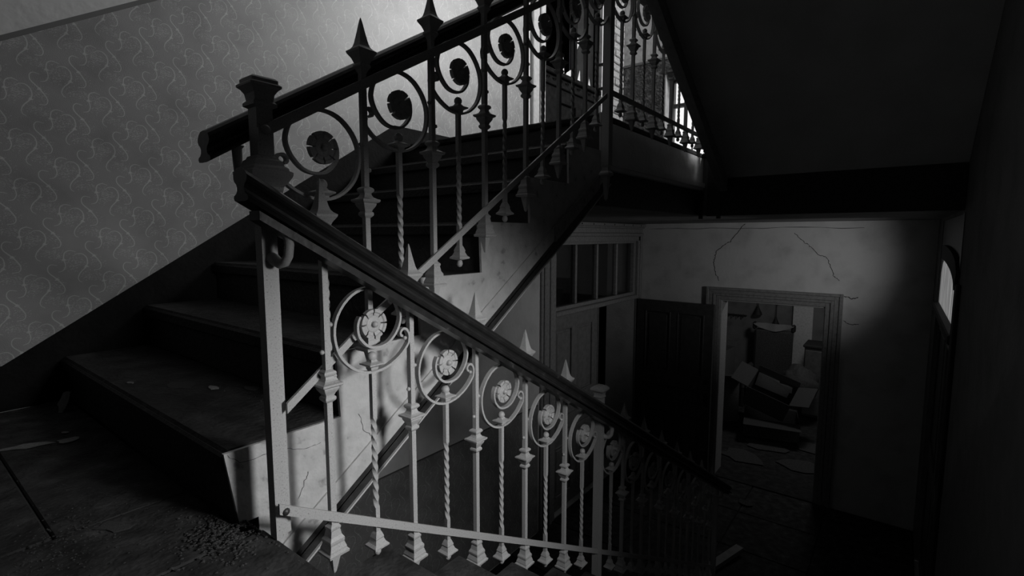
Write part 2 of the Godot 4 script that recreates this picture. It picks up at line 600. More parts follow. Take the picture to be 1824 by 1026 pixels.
# sheet pasted on the left wall: polygon of Vector2(z, y), with print coordinates
func paper_sheet(poly: PackedVector2Array, x: float) -> SurfaceTool:
	var st := new_st()
	var t := Geometry2D.triangulate_polygon(poly)
	for i in range(0, t.size(), 3):
		var q := [poly[t[i]], poly[t[i + 1]], poly[t[i + 2]]]
		for f in 2:
			var xx := x if f == 0 else x - 0.004
			var ord := [0, 2, 1] if f == 0 else [0, 1, 2]
			for j in ord:
				st.set_uv(Vector2(-q[j].x / 0.24, -q[j].y / 0.18))
				st.set_uv2(Vector2(-q[j].x / 1.6, -q[j].y / 1.6))
				st.add_vertex(Vector3(xx, q[j].y, q[j].x))
	st.generate_normals()
	st.generate_tangents()
	return st

func dado_y(z: float) -> float:
	return minf(-0.665 - 0.634 * z, UP + 0.125)

func build_shell() -> void:
	var s := struct("wall_left", "tall plastered left wall of the stairwell with wallpaper and a dark sloping dado", "wall")
	var st := new_st()
	wall_boxes(st, true, WL - 0.4, WL, -6.4, ZF + 0.3, LOW - 0.2, CEIL + 0.2, [[-5.93, -4.04, LOW, -0.06], [-4.93, -3.84, UP, 2.75]])
	part("plaster", st, M.plaster_low, s)
	st = new_st()   # dark painted dado following the stair
	var z0 := ZF
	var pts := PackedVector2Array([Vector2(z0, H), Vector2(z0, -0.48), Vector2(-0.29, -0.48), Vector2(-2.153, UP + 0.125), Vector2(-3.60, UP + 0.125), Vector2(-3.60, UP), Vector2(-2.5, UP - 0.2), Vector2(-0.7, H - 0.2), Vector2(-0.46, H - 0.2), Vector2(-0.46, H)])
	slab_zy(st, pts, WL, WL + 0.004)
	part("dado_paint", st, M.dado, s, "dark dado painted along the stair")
	var up_line := func(z: float) -> float: return 0.462 - 0.626 * z
	var poly := PackedVector2Array([Vector2(z0, -0.48), Vector2(-0.29, -0.48), Vector2(-2.153, UP + 0.125), Vector2(-3.60, UP + 0.125), Vector2(-3.60, up_line.call(-3.6)), Vector2(0.4, up_line.call(0.4)), Vector2(0.4, 0.21), Vector2(z0, 0.21)])
	st = paper_sheet(poly, WL + 0.003)
	var mi := MeshInstance3D.new()
	mi.name = "wallpaper"; mi.mesh = st.commit(); mi.material_override = M.wallpaper
	mi.set_meta("label", "wallpaper printed with pale scrolling vines")
	s.add_child(mi)
	st = new_st()
	slope_bar(st, WL, WL + 0.006, 0.4, up_line.call(0.4) + 0.008, -3.6, up_line.call(-3.6) + 0.008, 0.02)
	part("border_strip", st, M.border, s)
	st = new_st()
	slab_zy(st, PackedVector2Array([Vector2(0.4, up_line.call(0.4) + 0.018), Vector2(-3.6, up_line.call(-3.6) + 0.018), Vector2(-3.6, CEIL), Vector2(0.4, CEIL)]), WL, WL + 0.004)
	part("upper_paint", st, M.paint_top, s)
	poly = PackedVector2Array([Vector2(-0.4, LOW), Vector2(-3.78, LOW), Vector2(-3.78, -1.586), Vector2(-0.4, -1.586)])
	st = paper_sheet(poly, WL + 0.003)
	mi = MeshInstance3D.new()
	mi.name = "wallpaper"; mi.mesh = st.commit(); mi.material_override = M.wallpaper_low
	mi.set_meta("label", "darker scroll wallpaper on the lower hall wall")
	s.add_child(mi, true)
	st = new_st()
	box(st, WL, WL + 0.005, -1.588, -1.579, -0.4, -3.78)
	part("border_strip", st, M.border, s)

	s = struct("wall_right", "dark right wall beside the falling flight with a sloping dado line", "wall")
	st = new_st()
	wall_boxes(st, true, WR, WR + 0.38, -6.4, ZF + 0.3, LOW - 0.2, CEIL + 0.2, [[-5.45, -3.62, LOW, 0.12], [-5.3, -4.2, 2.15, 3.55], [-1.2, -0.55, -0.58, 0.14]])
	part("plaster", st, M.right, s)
	st = new_st()
	slab_zy(st, PackedVector2Array([Vector2(-1.02, H - 0.4), Vector2(-1.02, 0.217), Vector2(-3.7, -1.552), Vector2(-3.7, LOW + 0.01), Vector2(-3.0, LOW + 0.01)]), WR - 0.0012, WR)
	part("dado_paint", st, M.dado_right, s, "darker dado painted along the falling flight")

	s = struct("wall_back", "pale cracked back wall of the lower hall around a doorway", "wall")
	st = new_st()
	wall_boxes(st, false, ZB - 0.25, ZB, WL - 0.4, WR + 0.38, LOW - 0.2, UP - 0.4, [[-1.617, -0.569, LOW, -0.724]])
	part("plaster", st, M.plaster_low, s)
	crack(s, ZB + 0.001, [Vector2(-1.39, 0.14), Vector2(-1.45, 0.05), Vector2(-1.54, -0.064), Vector2(-1.60, -0.10), Vector2(-1.687, -0.181), Vector2(-1.695, -0.25), Vector2(-1.713, -0.323), Vector2(-1.68, -0.43), Vector2(-1.642, -0.515)], 0.009)
	crack(s, ZB + 0.001, [Vector2(-0.90, 0.03), Vector2(-0.873, -0.001), Vector2(-0.81, -0.06), Vector2(-0.739, -0.116), Vector2(-0.66, -0.2), Vector2(-0.6, -0.22), Vector2(-0.556, -0.313), Vector2(-0.53, -0.4), Vector2(-0.476, -0.451)], 0.007)
	crack(s, ZB + 0.001, [Vector2(-0.43, -0.60), Vector2(-0.36, -0.63), Vector2(-0.31, -0.61)], 0.01)
	crack(s, ZB + 0.001, [Vector2(-0.42, -0.86), Vector2(-0.35, -0.89), Vector2(-0.29, -0.88)], 0.008)
	crack(s, ZB + 0.001, [Vector2(-2.5, 0.085), Vector2(-1.9, 0.08), Vector2(-1.2, 0.085), Vector2(-0.3, 0.078)], 0.006)

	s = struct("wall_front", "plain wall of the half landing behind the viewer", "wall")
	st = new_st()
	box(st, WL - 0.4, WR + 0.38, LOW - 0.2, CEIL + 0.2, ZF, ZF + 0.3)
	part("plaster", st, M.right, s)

	s = struct("wall_upper_end", "end wall of the upper landing, dark below a border and plastered above", "wall")
	st = new_st()
	wall_boxes(st, false, ZU - 0.3, ZU, WL - 0.4, WR + 0.38, UP, CEIL + 0.2, [[-2.10, -1.25, UP + 0.02, 1.70]])
	part("plaster", st, M.plaster_grey, s)
	st = new_st()
	wall_boxes(st, false, ZU, ZU + 0.006, WL, WR, UP, 1.86, [[-2.11, -1.20, UP, 1.71]])
	part("dado_paint", st, M.dado_rough, s)
	st = new_st()
	box(st, WL, WR, 1.86, 1.885, ZU, ZU + 0.012)
	part("border_strip", st, M.border, s)

	s = struct("ceiling", "ceiling high above the stairwell", "ceiling")
	st = new_st()
	box(st, WL - 0.4, WR + 0.38, CEIL, CEIL + 0.2, -6.4, ZF + 0.3)
	part("plaster", st, M.plaster_low, s)

	s = struct("floor", "dark stone floor of the lower hall", "floor")
	st = new_st()
	box(st, WL - 0.4, WR + 0.38, LOW - 0.2, LOW - 0.012, -6.1, ZF + 0.3)
	part("bedding", st, M.joint, s)
	var zs := [-6.02, -5.35, -4.68, -4.02, -3.35]
	for i in zs.size() - 1:
		for k in 4:
			var xa := -2.6 + k * 0.715
			st = new_st()
			cbox(st, xa + 0.004, xa + 0.711, LOW - 0.014, LOW + rng.randf_range(-0.002, 0.002), zs[i] + 0.004, zs[i + 1] - 0.004, 0.006)
			part("floor_slab", st, M.stone, s)

func crack(parent: Node3D, z: float, pts: Array, w: float) -> void:
	var st := new_st()
	var fine := []
	for i in pts.size() - 1:
		for k in 5:
			fine.append(pts[i].lerp(pts[i + 1], k / 5.0) + Vector2(rng.randf_range(-1, 1), rng.randf_range(-1, 1)) * 0.008)
	fine.append(pts[-1])
	for i in fine.size() - 1:
		var a: Vector2 = fine[i]; var b: Vector2 = fine[i + 1]
		var wa := w * (0.25 + 0.75 * absf(sin(i * 1.7))) * (0.3 if i == 0 else 1.0)
		var wb := w * (0.25 + 0.75 * absf(sin((i + 1) * 1.7)))
		var n := (b - a).orthogonal().normalized()
		var a0 := a - n * wa / 2; var a1 := a + n * wa / 2; var b0 := b - n * wb / 2; var b1 := b + n * wb / 2
		quad(st, Vector3(a0.x, a0.y, z), Vector3(b0.x, b0.y, z), Vector3(b1.x, b1.y, z), Vector3(a1.x, a1.y, z))
	part("crack", st, M.crack, parent)

func crack_x(parent: Node3D, x: float, pts: Array, w: float) -> void:
	var st := new_st()
	var fine := []
	for i in pts.size() - 1:
		for k in 5:
			fine.append(pts[i].lerp(pts[i + 1], k / 5.0) + Vector2(rng.randf_range(-1, 1), rng.randf_range(-1, 1)) * 0.003)
	fine.append(pts[-1])
	for i in fine.size() - 1:
		var a: Vector2 = fine[i]; var b: Vector2 = fine[i + 1]
		var wa := w * (0.25 + 0.75 * absf(sin(i * 1.7)))
		var wb := w * (0.25 + 0.75 * absf(sin((i + 1) * 1.7)))
		var n := (b - a).orthogonal().normalized()
		var a0 := a - n * wa / 2; var a1 := a + n * wa / 2; var b0 := b - n * wb / 2; var b1 := b + n * wb / 2
		quad(st, Vector3(x, a0.y, a0.x), Vector3(x, a1.y, a1.x), Vector3(x, b1.y, b1.x), Vector3(x, b0.y, b0.x))
	part("crack", st, M.crack, parent)

# ------------------------------------------------------------------ flights and landings
func nose_z(k: int) -> float: return -0.4655 - 0.2853 * (k - 1)

func build_flights() -> void:
	# half landing
	var s := struct("floor", "half landing of worn stone slabs at the foot of the rising flight", "landing")
	var st := new_st()
	box(st, WL - 0.1, XS, H - 0.24, H - 0.012, -0.44, ZF + 0.1)
	box(st, XS, WR + 0.1, H - 0.24, H - 0.012, -0.49, ZF + 0.1)
	part("bedding", st, M.joint, s)
	var slabs := [[-2.61, -1.41, -0.47, -0.207], [-2.61, -1.41, -0.207, 0.55], [-2.61, -1.41, 0.55, ZF], [-1.41, -1.09, -0.47, 0.25], [-1.41, -1.09, 0.25, ZF], [-1.09, -0.42, -0.505, 0.3], [-0.42, WR, -0.505, 0.3], [-1.09, -0.42, 0.3, ZF], [-0.42, WR, 0.3, ZF]]
	for q in slabs:
		st = new_st()
		cbox(st, q[0] + 0.002, q[1] - 0.002, H - 0.06, H + rng.randf_range(-0.0015, 0.0015), q[2] + 0.002, q[3] - 0.002, 0.004)
		part("floor_slab", st, M.stone, s)

	# rising flight
	var f := thing("staircase", "rising stone flight with dark treads and white plastered open side along the wallpapered wall", "staircase", Vector3(XS, H, -0.47))
	for k in range(1, 7):
		var y := H + 0.175 * k
		var zn := nose_z(k)
		st = new_st()
		cbox(st, WL + 0.006, XS - 0.010, y - 0.046, y, nose_z(k + 1) - 0.01, zn + 0.006, 0.008)
		var tr := part("tread", st, M.tread, f)
		st = new_st()
		cbox(st, WL + 0.006, XS - 0.012, y - 0.05, y - 0.007, zn - 0.01, zn + 0.012, 0.006)
		part("nosing", st, M.nosing, tr, "black worn nosing strip")
		st = new_st()
		box(st, WL + 0.006, XS - 0.004, y - 0.176, y - 0.044, zn - 0.03, zn - 0.008)
		part("riser", st, M.riser, f)
	st = new_st()
	box(st, WL + 0.006, XS - 0.004, UP - 0.176, UP - 0.04, nose_z(7) - 0.03, nose_z(7) - 0.008)
	part("riser", st, M.riser, f)
	# plastered side
	var poly := PackedVector2Array([Vector2(-0.478, H)])
	for k in range(1, 8):
		var y := H + 0.175 * k
		poly.append(Vector2(nose_z(k) + 0.013, y - 0.001))
		poly.append(Vector2(nose_z(k + 1) + 0.006 if k < 7 else -2.26, y - 0.001))
	var bl := func(z: float, c: float) -> float: return -0.655 * z + c
	poly.append(Vector2(-2.26, bl.call(-2.26, -1.123)))
	poly.append(Vector2(-0.52, bl.call(-0.52, -1.123)))
	poly.append(Vector2(-0.52, H))
	st = new_st()
	slab_zy(st, poly, XS - 0.009, XS)
	var side := part("plaster_side", st, M.plaster_side, f, "cracked white plaster on the open side of the flight")
	for c in [[[Vector2(-0.457, -0.478), Vector2(-0.486, -0.508), Vector2(-0.54, -0.508), Vector2(-0.58, -0.509), Vector2(-0.635, -0.528), Vector2(-0.684, -0.527)], 0.0013],
			[[Vector2(-0.619, -0.651), Vector2(-0.634, -0.614), Vector2(-0.646, -0.59)], 0.0018],
			[[Vector2(-0.72, -0.654), Vector2(-0.78, -0.65), Vector2(-0.821, -0.617), Vector2(-0.9, -0.59)], 0.0028],
			[[Vector2(-0.80, -0.48), Vector2(-0.812, -0.53), Vector2(-0.845, -0.565)], 0.0016]]:
		var pp = c[0]
		crack_x(side, XS + 0.0008, pp, c[1])
	st = new_st()
	hexa(st, [Vector3(XS - 0.05, bl.call(-0.52, -1.178), -0.52), Vector3(XS + 0.006, bl.call(-0.52, -1.178), -0.52), Vector3(XS + 0.006, bl.call(-2.2, -1.178), -2.2), Vector3(XS - 0.05, bl.call(-2.2, -1.178), -2.2),
		Vector3(XS - 0.05, bl.call(-0.52, -1.120), -0.52), Vector3(XS + 0.006, bl.call(-0.52, -1.120), -0.52), Vector3(XS + 0.006, bl.call(-2.2, -1.120), -2.2), Vector3(XS - 0.05, bl.call(-2.2, -1.120), -2.2)])
	part("plaster_band", st, M.plaster_side, f)
	st = new_st()
	slope_bar(st, XS - 0.05, XS - 0.012, -0.52, bl.call(-0.52, -1.197), -2.3, bl.call(-2.3, -1.197), 0.044)
	slope_bar(st, XS - 0.05, XS - 0.012, -0.52, bl.call(-0.52, -1.230), -2.3, bl.call(-2.3, -1.230), 0.03)
	var gd := part("girder", st, M.girder, f, "dark steel girder under the plaster")
	st = new_st()
	slope_bar(st, XS - 0.05, XS - 0.008, -0.52, bl.call(-0.52, -1.252), -2.3, bl.call(-2.3, -1.252), 0.006)
	part("flange", st, M.flange, gd, "pale lower flange")
	st = new_st()
	slope_bar(st, XS - 0.03, XS + 0.016, -1.765, bl.call(-1.765, -1.15), -2.14, bl.call(-2.14, -1.15), 0.062)
	var pl := part("splice_plate", st, M.plate, f, "bolted steel plate")
	for b in [[-1.834, 0.05], [-1.915, 0.104], [-2.0, 0.158], [-2.075, 0.207]]:
		st = new_st(true)
		lathe(st, Vector3(XS + 0.014, b[1], b[0]), Vector3.RIGHT, [[0.0001, 0.011], [0.006, 0.009], [0.011, 0.004], [0.0125, 0.0]], 10)
		part("bolt_head", st, M.plate, pl)
	st = new_st()
	slope_bar(st, WL + 0.006, XS - 0.05, -0.45, bl.call(-0.45, -1.235), -2.3, bl.call(-2.3, -1.235), 0.05)
	part("soffit", st, M.soffit, f)

	# falling flight
	f = thing("staircase", "falling stone flight dropping beside the iron balusters to the lower hall", "staircase", Vector3(-0.4, LOW, -3.76))
	for k in range(1, 13):
		var y := H - 0.1685 * k
		var z1 := -0.518 - 0.27 * (k - 1)
		var z0 := z1 - 0.27
		st = new_st()
		cbox(st, -1.035, WR - 0.005, y - 0.2 if k < 12 else LOW + 0.001, y, z0 - 0.012, z1 + 0.02, 0.007)
		part("step", st, M.stone, f)
	st = new_st()
	slab_zy(st, PackedVector2Array([Vector2(-0.51, H - 0.24), Vector2(-0.51, H - 0.42), Vector2(-3.2, LOW + 0.002), Vector2(-3.75, LOW + 0.002), Vector2(-3.72, LOW + 0.2)]), -1.02, WR - 0.006)
	part("soffit", st, M.soffit, f)

	# upper landing slab
	s = struct("floor", "upper landing slab whose stepped plaster edge overhangs the lower hall", "landing")
	st = new_st()
	box(st, WL - 0.1, XS - 0.03, 0.145, UP - 0.03, -2.2, -6.3)
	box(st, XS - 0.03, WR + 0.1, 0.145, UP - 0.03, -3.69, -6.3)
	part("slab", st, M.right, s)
	st = new_st()
	cbox(st, WL + 0.006, XS + 0.001, UP - 0.034, UP, nose_z(7) + 0.006, ZU, 0.008)
	cbox(st, XS + 0.001, WR - 0.002, UP - 0.034, UP, -3.66, ZU, 0.008)
	part("paving", st, M.tread, s)
	st = new_st()
	box(st, XS - 0.04, XS + 0.004, 0.36, UP - 0.036, -2.2, -3.7)
	part("fascia", st, M.soffit, s)
	st = new_st()
	box(st, XS - 0.04, XS + 0.02, 0.336, 0.366, -2.2, -3.7)
	box(st, XS - 0.04, XS + 0.010, 0.318, 0.336, -2.2, -3.7)
	part("moulding", st, M.soffit, s)
	st = new_st()
	box(st, XS - 0.04, XS - 0.022, 0.146, 0.318, -2.2, -3.7)
	part("lower_fascia", st, M.girder, s, "dark recessed lower edge")
	st = new_st()
	box(st, -1.10, WR - 0.002, 0.138, UP - 0.036, -3.66, -3.71)
	part("edge_beam", st, M.girder, s, "dark beam across the foot of the next flight")
	for x in [-1.14, -1.02]:
		st = new_st()
		box(st, x - 0.012, x + 0.012, 0.118, 0.30, -3.68, -3.655)
		part("hanger", st, M.girder, s)

	# next flight, seen from below
	f = thing("staircase", "underside of the next flight, a dark smooth soffit with a stringer overhead at right", "staircase", Vector3(-0.4, UP, -3.7))
	st = new_st()
	slope_bar(st, -1.02, -0.967, -3.75, 0.6 * -3.75 + 2.5 + 0.16, -0.35, 0.6 * -0.35 + 2.5 + 0.16, 0.32)
	part("stringer", st, M.casing, f)
	st = new_st()
	slope_bar(st, -0.967, WR - 0.002, -3.68, 0.6 * -3.68 + 2.588 + 0.09, -0.35, 0.6 * -0.35 + 2.588 + 0.09, 0.18)
	part("soffit", st, M.soffit, f)
	s = struct("floor", "next half landing above the viewer", "landing")
	st = new_st()
	box(st, WL, WR, 2.3, 2.58, -0.45, ZF)
	part("slab", st, M.soffit, s)

# ------------------------------------------------------------------ railings
const RING := [[-30.0, 0.130], [-60.0, 0.123], [-98.0, 0.1190], [-135.0, 0.112], [-173.0, 0.1045], [-225.0, 0.094], [-273.0, 0.0875], [-315.0, 0.088], [-355.0, 0.088], [-400.0, 0.074], [-447.0, 0.059], [-490.0, 0.048], [-533.0, 0.042], [-580.0, 0.038]]

func ring_points(side: float, scale: float) -> Array:
	# Vector2(z, y) about the rosette; side +1: scroll end away from the eye, -1: towards it
	var pts := []
	var curl := []
	for p in [Vector2(0.094, -0.045), Vector2(0.0885, -0.043), Vector2(0.086, -0.036), Vector2(0.090, -0.029), Vector2(0.098, -0.026), Vector2(0.107, -0.030), Vector2(0.113, -0.040), Vector2(0.1155, -0.052)]:
		curl.append(p)
	for i in curl.size() - 1:
		for k in 4:
			pts.append(curl[i].cubic_interpolate(curl[i + 1], curl[maxi(i - 1, 0)], curl[mini(i + 2, curl.size() - 1)], k / 4.0))
	for i in RING.size() - 1:
		for k in 6:
			var t := k / 6.0
			var w := t * t * (3 - 2 * t) if i > 0 else t
			var a := deg_to_rad(lerpf(RING[i][0], RING[i + 1][0], t))
			var r := lerpf(RING[i][1], RING[i + 1][1], lerpf(t, w, 0.3))
			pts.append(Vector2(cos(a), sin(a)) * r)
	var out := []
	for p in pts: out.append(Vector2(-side * p.x, p.y) * scale)
	return out

var R := {}

func railing_kit() -> void:
	var st := new_st()
	sq(st, Vector3.ZERO, [[0.007, -0.345], [0.007, 0.34]])
	R.bar = done(st)
	st = new_st()
	sq(st, Vector3.ZERO, [[0.0072, -0.042], [0.0095, -0.040], [0.0130, -0.036], [0.0135, -0.033], [0.0130, -0.029], [0.0100, -0.026], [0.0120, -0.021], [0.0165, -0.014], [0.0185, -0.009], [0.0185, -0.006], [0.0235, -0.0035], [0.0255, -0.001], [0.0255, 0.003], [0.0200, 0.0045], [0.0140, 0.008], [0.0108, 0.013], [0.0098, 0.018], [0.0120, 0.0205], [0.0145, 0.023], [0.0152, 0.0265], [0.0140, 0.030], [0.0100, 0.033], [0.0072, 0.034]])
	R.knop = done(st)
	st = new_st()
	sq(st, Vector3.ZERO, [[0.0072, -0.048], [0.0105, -0.040], [0.0150, -0.034], [0.0150, -0.030], [0.0125, -0.026], [0.0170, -0.014], [0.0195, -0.010], [0.0250, -0.002], [0.0260, 0.003], [0.0190, 0.008], [0.0150, 0.013], [0.0120, 0.022], [0.0075, 0.045], [0.0035, 0.068], [0.0008, 0.080]])
	R.finial = done(st)
	st = new_st()
	sq(st, Vector3.ZERO, [[0.004, -0.002], [0.0250, 0.0], [0.0260, 0.006], [0.0215, 0.010], [0.0215, 0.014], [0.0175, 0.026], [0.0185, 0.031], [0.0185, 0.036], [0.0140, 0.044], [0.0115, 0.058], [0.0130, 0.062], [0.0130, 0.066], [0.0072, 0.072]])
	R.base = done(st)
	st = new_st()
	sq(st, Vector3.ZERO, [[0.0015, -0.052], [0.0035, -0.048], [0.012, -0.002]])
	R.pendant = done(st)
	st = new_st()
	sq(st, Vector3.ZERO, [[0.0062, -0.012], [0.0100, -0.006], [0.0110, 0.0], [0.0215, 0.006], [0.0215, 0.009], [0.0105, 0.013], [0.0060, 0.020]])
	R.collar = done(st)
	st = new_st()
	sq(st, Vector3.ZERO, [[0.0060, -0.005], [0.0215, 0.0], [0.0215, 0.004], [0.0155, 0.010], [0.0115, 0.020], [0.0125, 0.024], [0.0090, 0.034], [0.0062, 0.040]])
	R.foot = done(st)
	st = new_st(true)
	ball(st, Vector3.ZERO, 0.0118, 14)
	R.ball = done(st)
	st = new_st(true)
	ball(st, Vector3.ZERO, 0.0055, 10)
	R.stud = done(st)
	st = new_st(true)
	lathe(st, Vector3.ZERO, Vector3.UP, [[0.0001, -0.012], [0.006, -0.010], [0.0095, -0.003], [0.0085, 0.005], [0.004, 0.010]], 12)
	R.drop = done(st)
	for side in [1, -1]:
		for sc in [[1.0, ""], [0.965, "u"]]:
			st = new_st()
			strip(st, 0.0, ring_points(side, sc[0]), 0.0135, 0.0062)
			R["ring%d%s" % [side, sc[1]]] = done(st)
	# rosette: eight petals round a dished disc with a button
	st = new_st(true)
	lathe(st, Vector3.ZERO, Vector3.RIGHT, [[0.021, -0.006], [0.021, 0.0045], [0.018, 0.006], [0.012, 0.0062], [0.0072, 0.0062], [0.0078, 0.010], [0.0068, 0.014], [0.004, 0.0168], [0.0001, 0.0178]], 20)
	R.hub = done(st)
	st = new_st()
	for k in 8:
		var a0 := TAU * k / 8 + 0.062; var a1 := TAU * (k + 1) / 8 - 0.062
		var prof := [[0.0195, -0.004, 0.0045], [0.027, -0.004, 0.0060], [0.0295, -0.004, 0.0090], [0.0365, -0.004, 0.0085]]
		var n := 4
		for i in prof.size() - 1:
			for j in n:
				var t0 := lerpf(a0, a1, float(j) / n); var t1 := lerpf(a0, a1, float(j + 1) / n)
				for f in [1, 2]:
					var q := []
					for e in [[i, t0], [i, t1], [i + 1, t1], [i + 1, t0]]:
						q.append(Vector3(prof[e[0]][f], sin(e[1]) * prof[e[0]][0], cos(e[1]) * prof[e[0]][0]))
					if f == 2: quad(st, q[0], q[1], q[2], q[3])
					else: quad(st, q[3], q[2], q[1], q[0])
		for tt in [a0, a1]:
			for i in prof.size() - 1:
				var q := []
				for e in [[i, 1], [i + 1, 1], [i + 1, 2], [i, 2]]:
					q.append(Vector3(prof[e[0]][e[1]], sin(tt) * prof[e[0]][0], cos(tt) * prof[e[0]][0]))
				quad(st, q[0], q[1], q[2], q[3])
		for j in n:
			var t0 := lerpf(a0, a1, float(j) / n); var t1 := lerpf(a0, a1, float(j + 1) / n)
			var q := []
			for e in [[t0, 1], [t1, 1], [t1, 2], [t0, 2]]:
				q.append(Vector3(prof[3][e[1]], sin(e[0]) * prof[3][0], cos(e[0]) * prof[3][0]))
			quad(st, q[0], q[1], q[2], q[3])
	R.petals = done(st)

func main_baluster(t: Node3D, x: float, y: float, z: float, o: Dictionary) -> void:
	# y: middle of the knop
	var b := inst("baluster", R.bar if not o.has("bar") else o.bar, M.iron, t, Vector3(x, y, z) - t.position)
	inst("knop", R.knop, M.iron, b, Vector3.ZERO)
	inst("finial", R.finial, M.iron, b, Vector3(0, o.top, 0))
	inst("base_block", R.base, M.iron, b, Vector3(0, o.foot, 0))
	if o.pend: inst("pendant", R.pendant, M.iron, b, Vector3(0, o.foot, 0))
	for s in [-1, 1]:
		inst("stud", R.stud, M.iron, b, Vector3(0.002, 0.075 if s * o.side > 0 else 0.135, s * 0.0115))

func ring_unit(t: Node3D, x: float, y: float, z: float, foot: float, side: int, kind: String) -> void:
	# y: centre of the rosette, foot: y of the flare at the foot of the twisted bar
	var rg := inst("scroll_ring", R["ring%d%s" % [side, kind]], M.iron, t, Vector3(x, y, z) - t.position)
	var h := inst("rosette", R.hub, M.iron, rg, Vector3(0.006, 0, 0))
	h.set_meta("label", "cast rosette with eight petals")
	inst("petal_wheel", R.petals, M.iron, rg, Vector3(0.006, 0, 0))
	inst("stud", R.stud, M.iron, rg, Vector3(0.002, -0.052, -side * 0.103))
	var top := y - 0.103
	var st := new_st()
	twisted(st, 0.0062, foot - y, lerpf(foot, top, 0.22) - y, lerpf(foot, top, 0.72) - y, top - y, 2.25)
	var b := inst("twisted_baluster", done(st), M.iron, t, Vector3(x, y, z) - t.position)
	inst("ball", R.ball, M.iron, b, Vector3(0, -0.081, 0))
	inst("collar", R.collar, M.iron, b, Vector3(0, -0.107, 0))
	inst("base_block", R.foot, M.iron, b, Vector3(0, foot - y, 0))
	inst("drop", R.drop, M.iron, b, Vector3(0, foot - y - 0.014, 0))

const RAIL := [Vector2(0, 0.062), Vector2(0.012, 0.0605), Vector2(0.021, 0.055), Vector2(0.026, 0.048), Vector2(0.0267, 0.042), Vector2(0.0235, 0.036), Vector2(0.0165, 0.031), Vector2(0.0135, 0.025), Vector2(0.014, 0.019), Vector2(0.019, 0.0135), Vector2(0.0265, 0.0105), Vector2(0.0285, 0.0065), Vector2(0.0255, 0.0015), Vector2(0.012, 0), Vector2(-0.012, 0), Vector2(-0.0255, 0.0015), Vector2(-0.0285, 0.0065), Vector2(-0.0265, 0.0105), Vector2(-0.019, 0.0135), Vector2(-0.014, 0.019), Vector2(-0.0135, 0.025), Vector2(-0.0165, 0.031), Vector2(-0.0235, 0.036), Vector2(-0.0267, 0.042), Vector2(-0.026, 0.048), Vector2(-0.021, 0.055), Vector2(-0.012, 0.0605)]

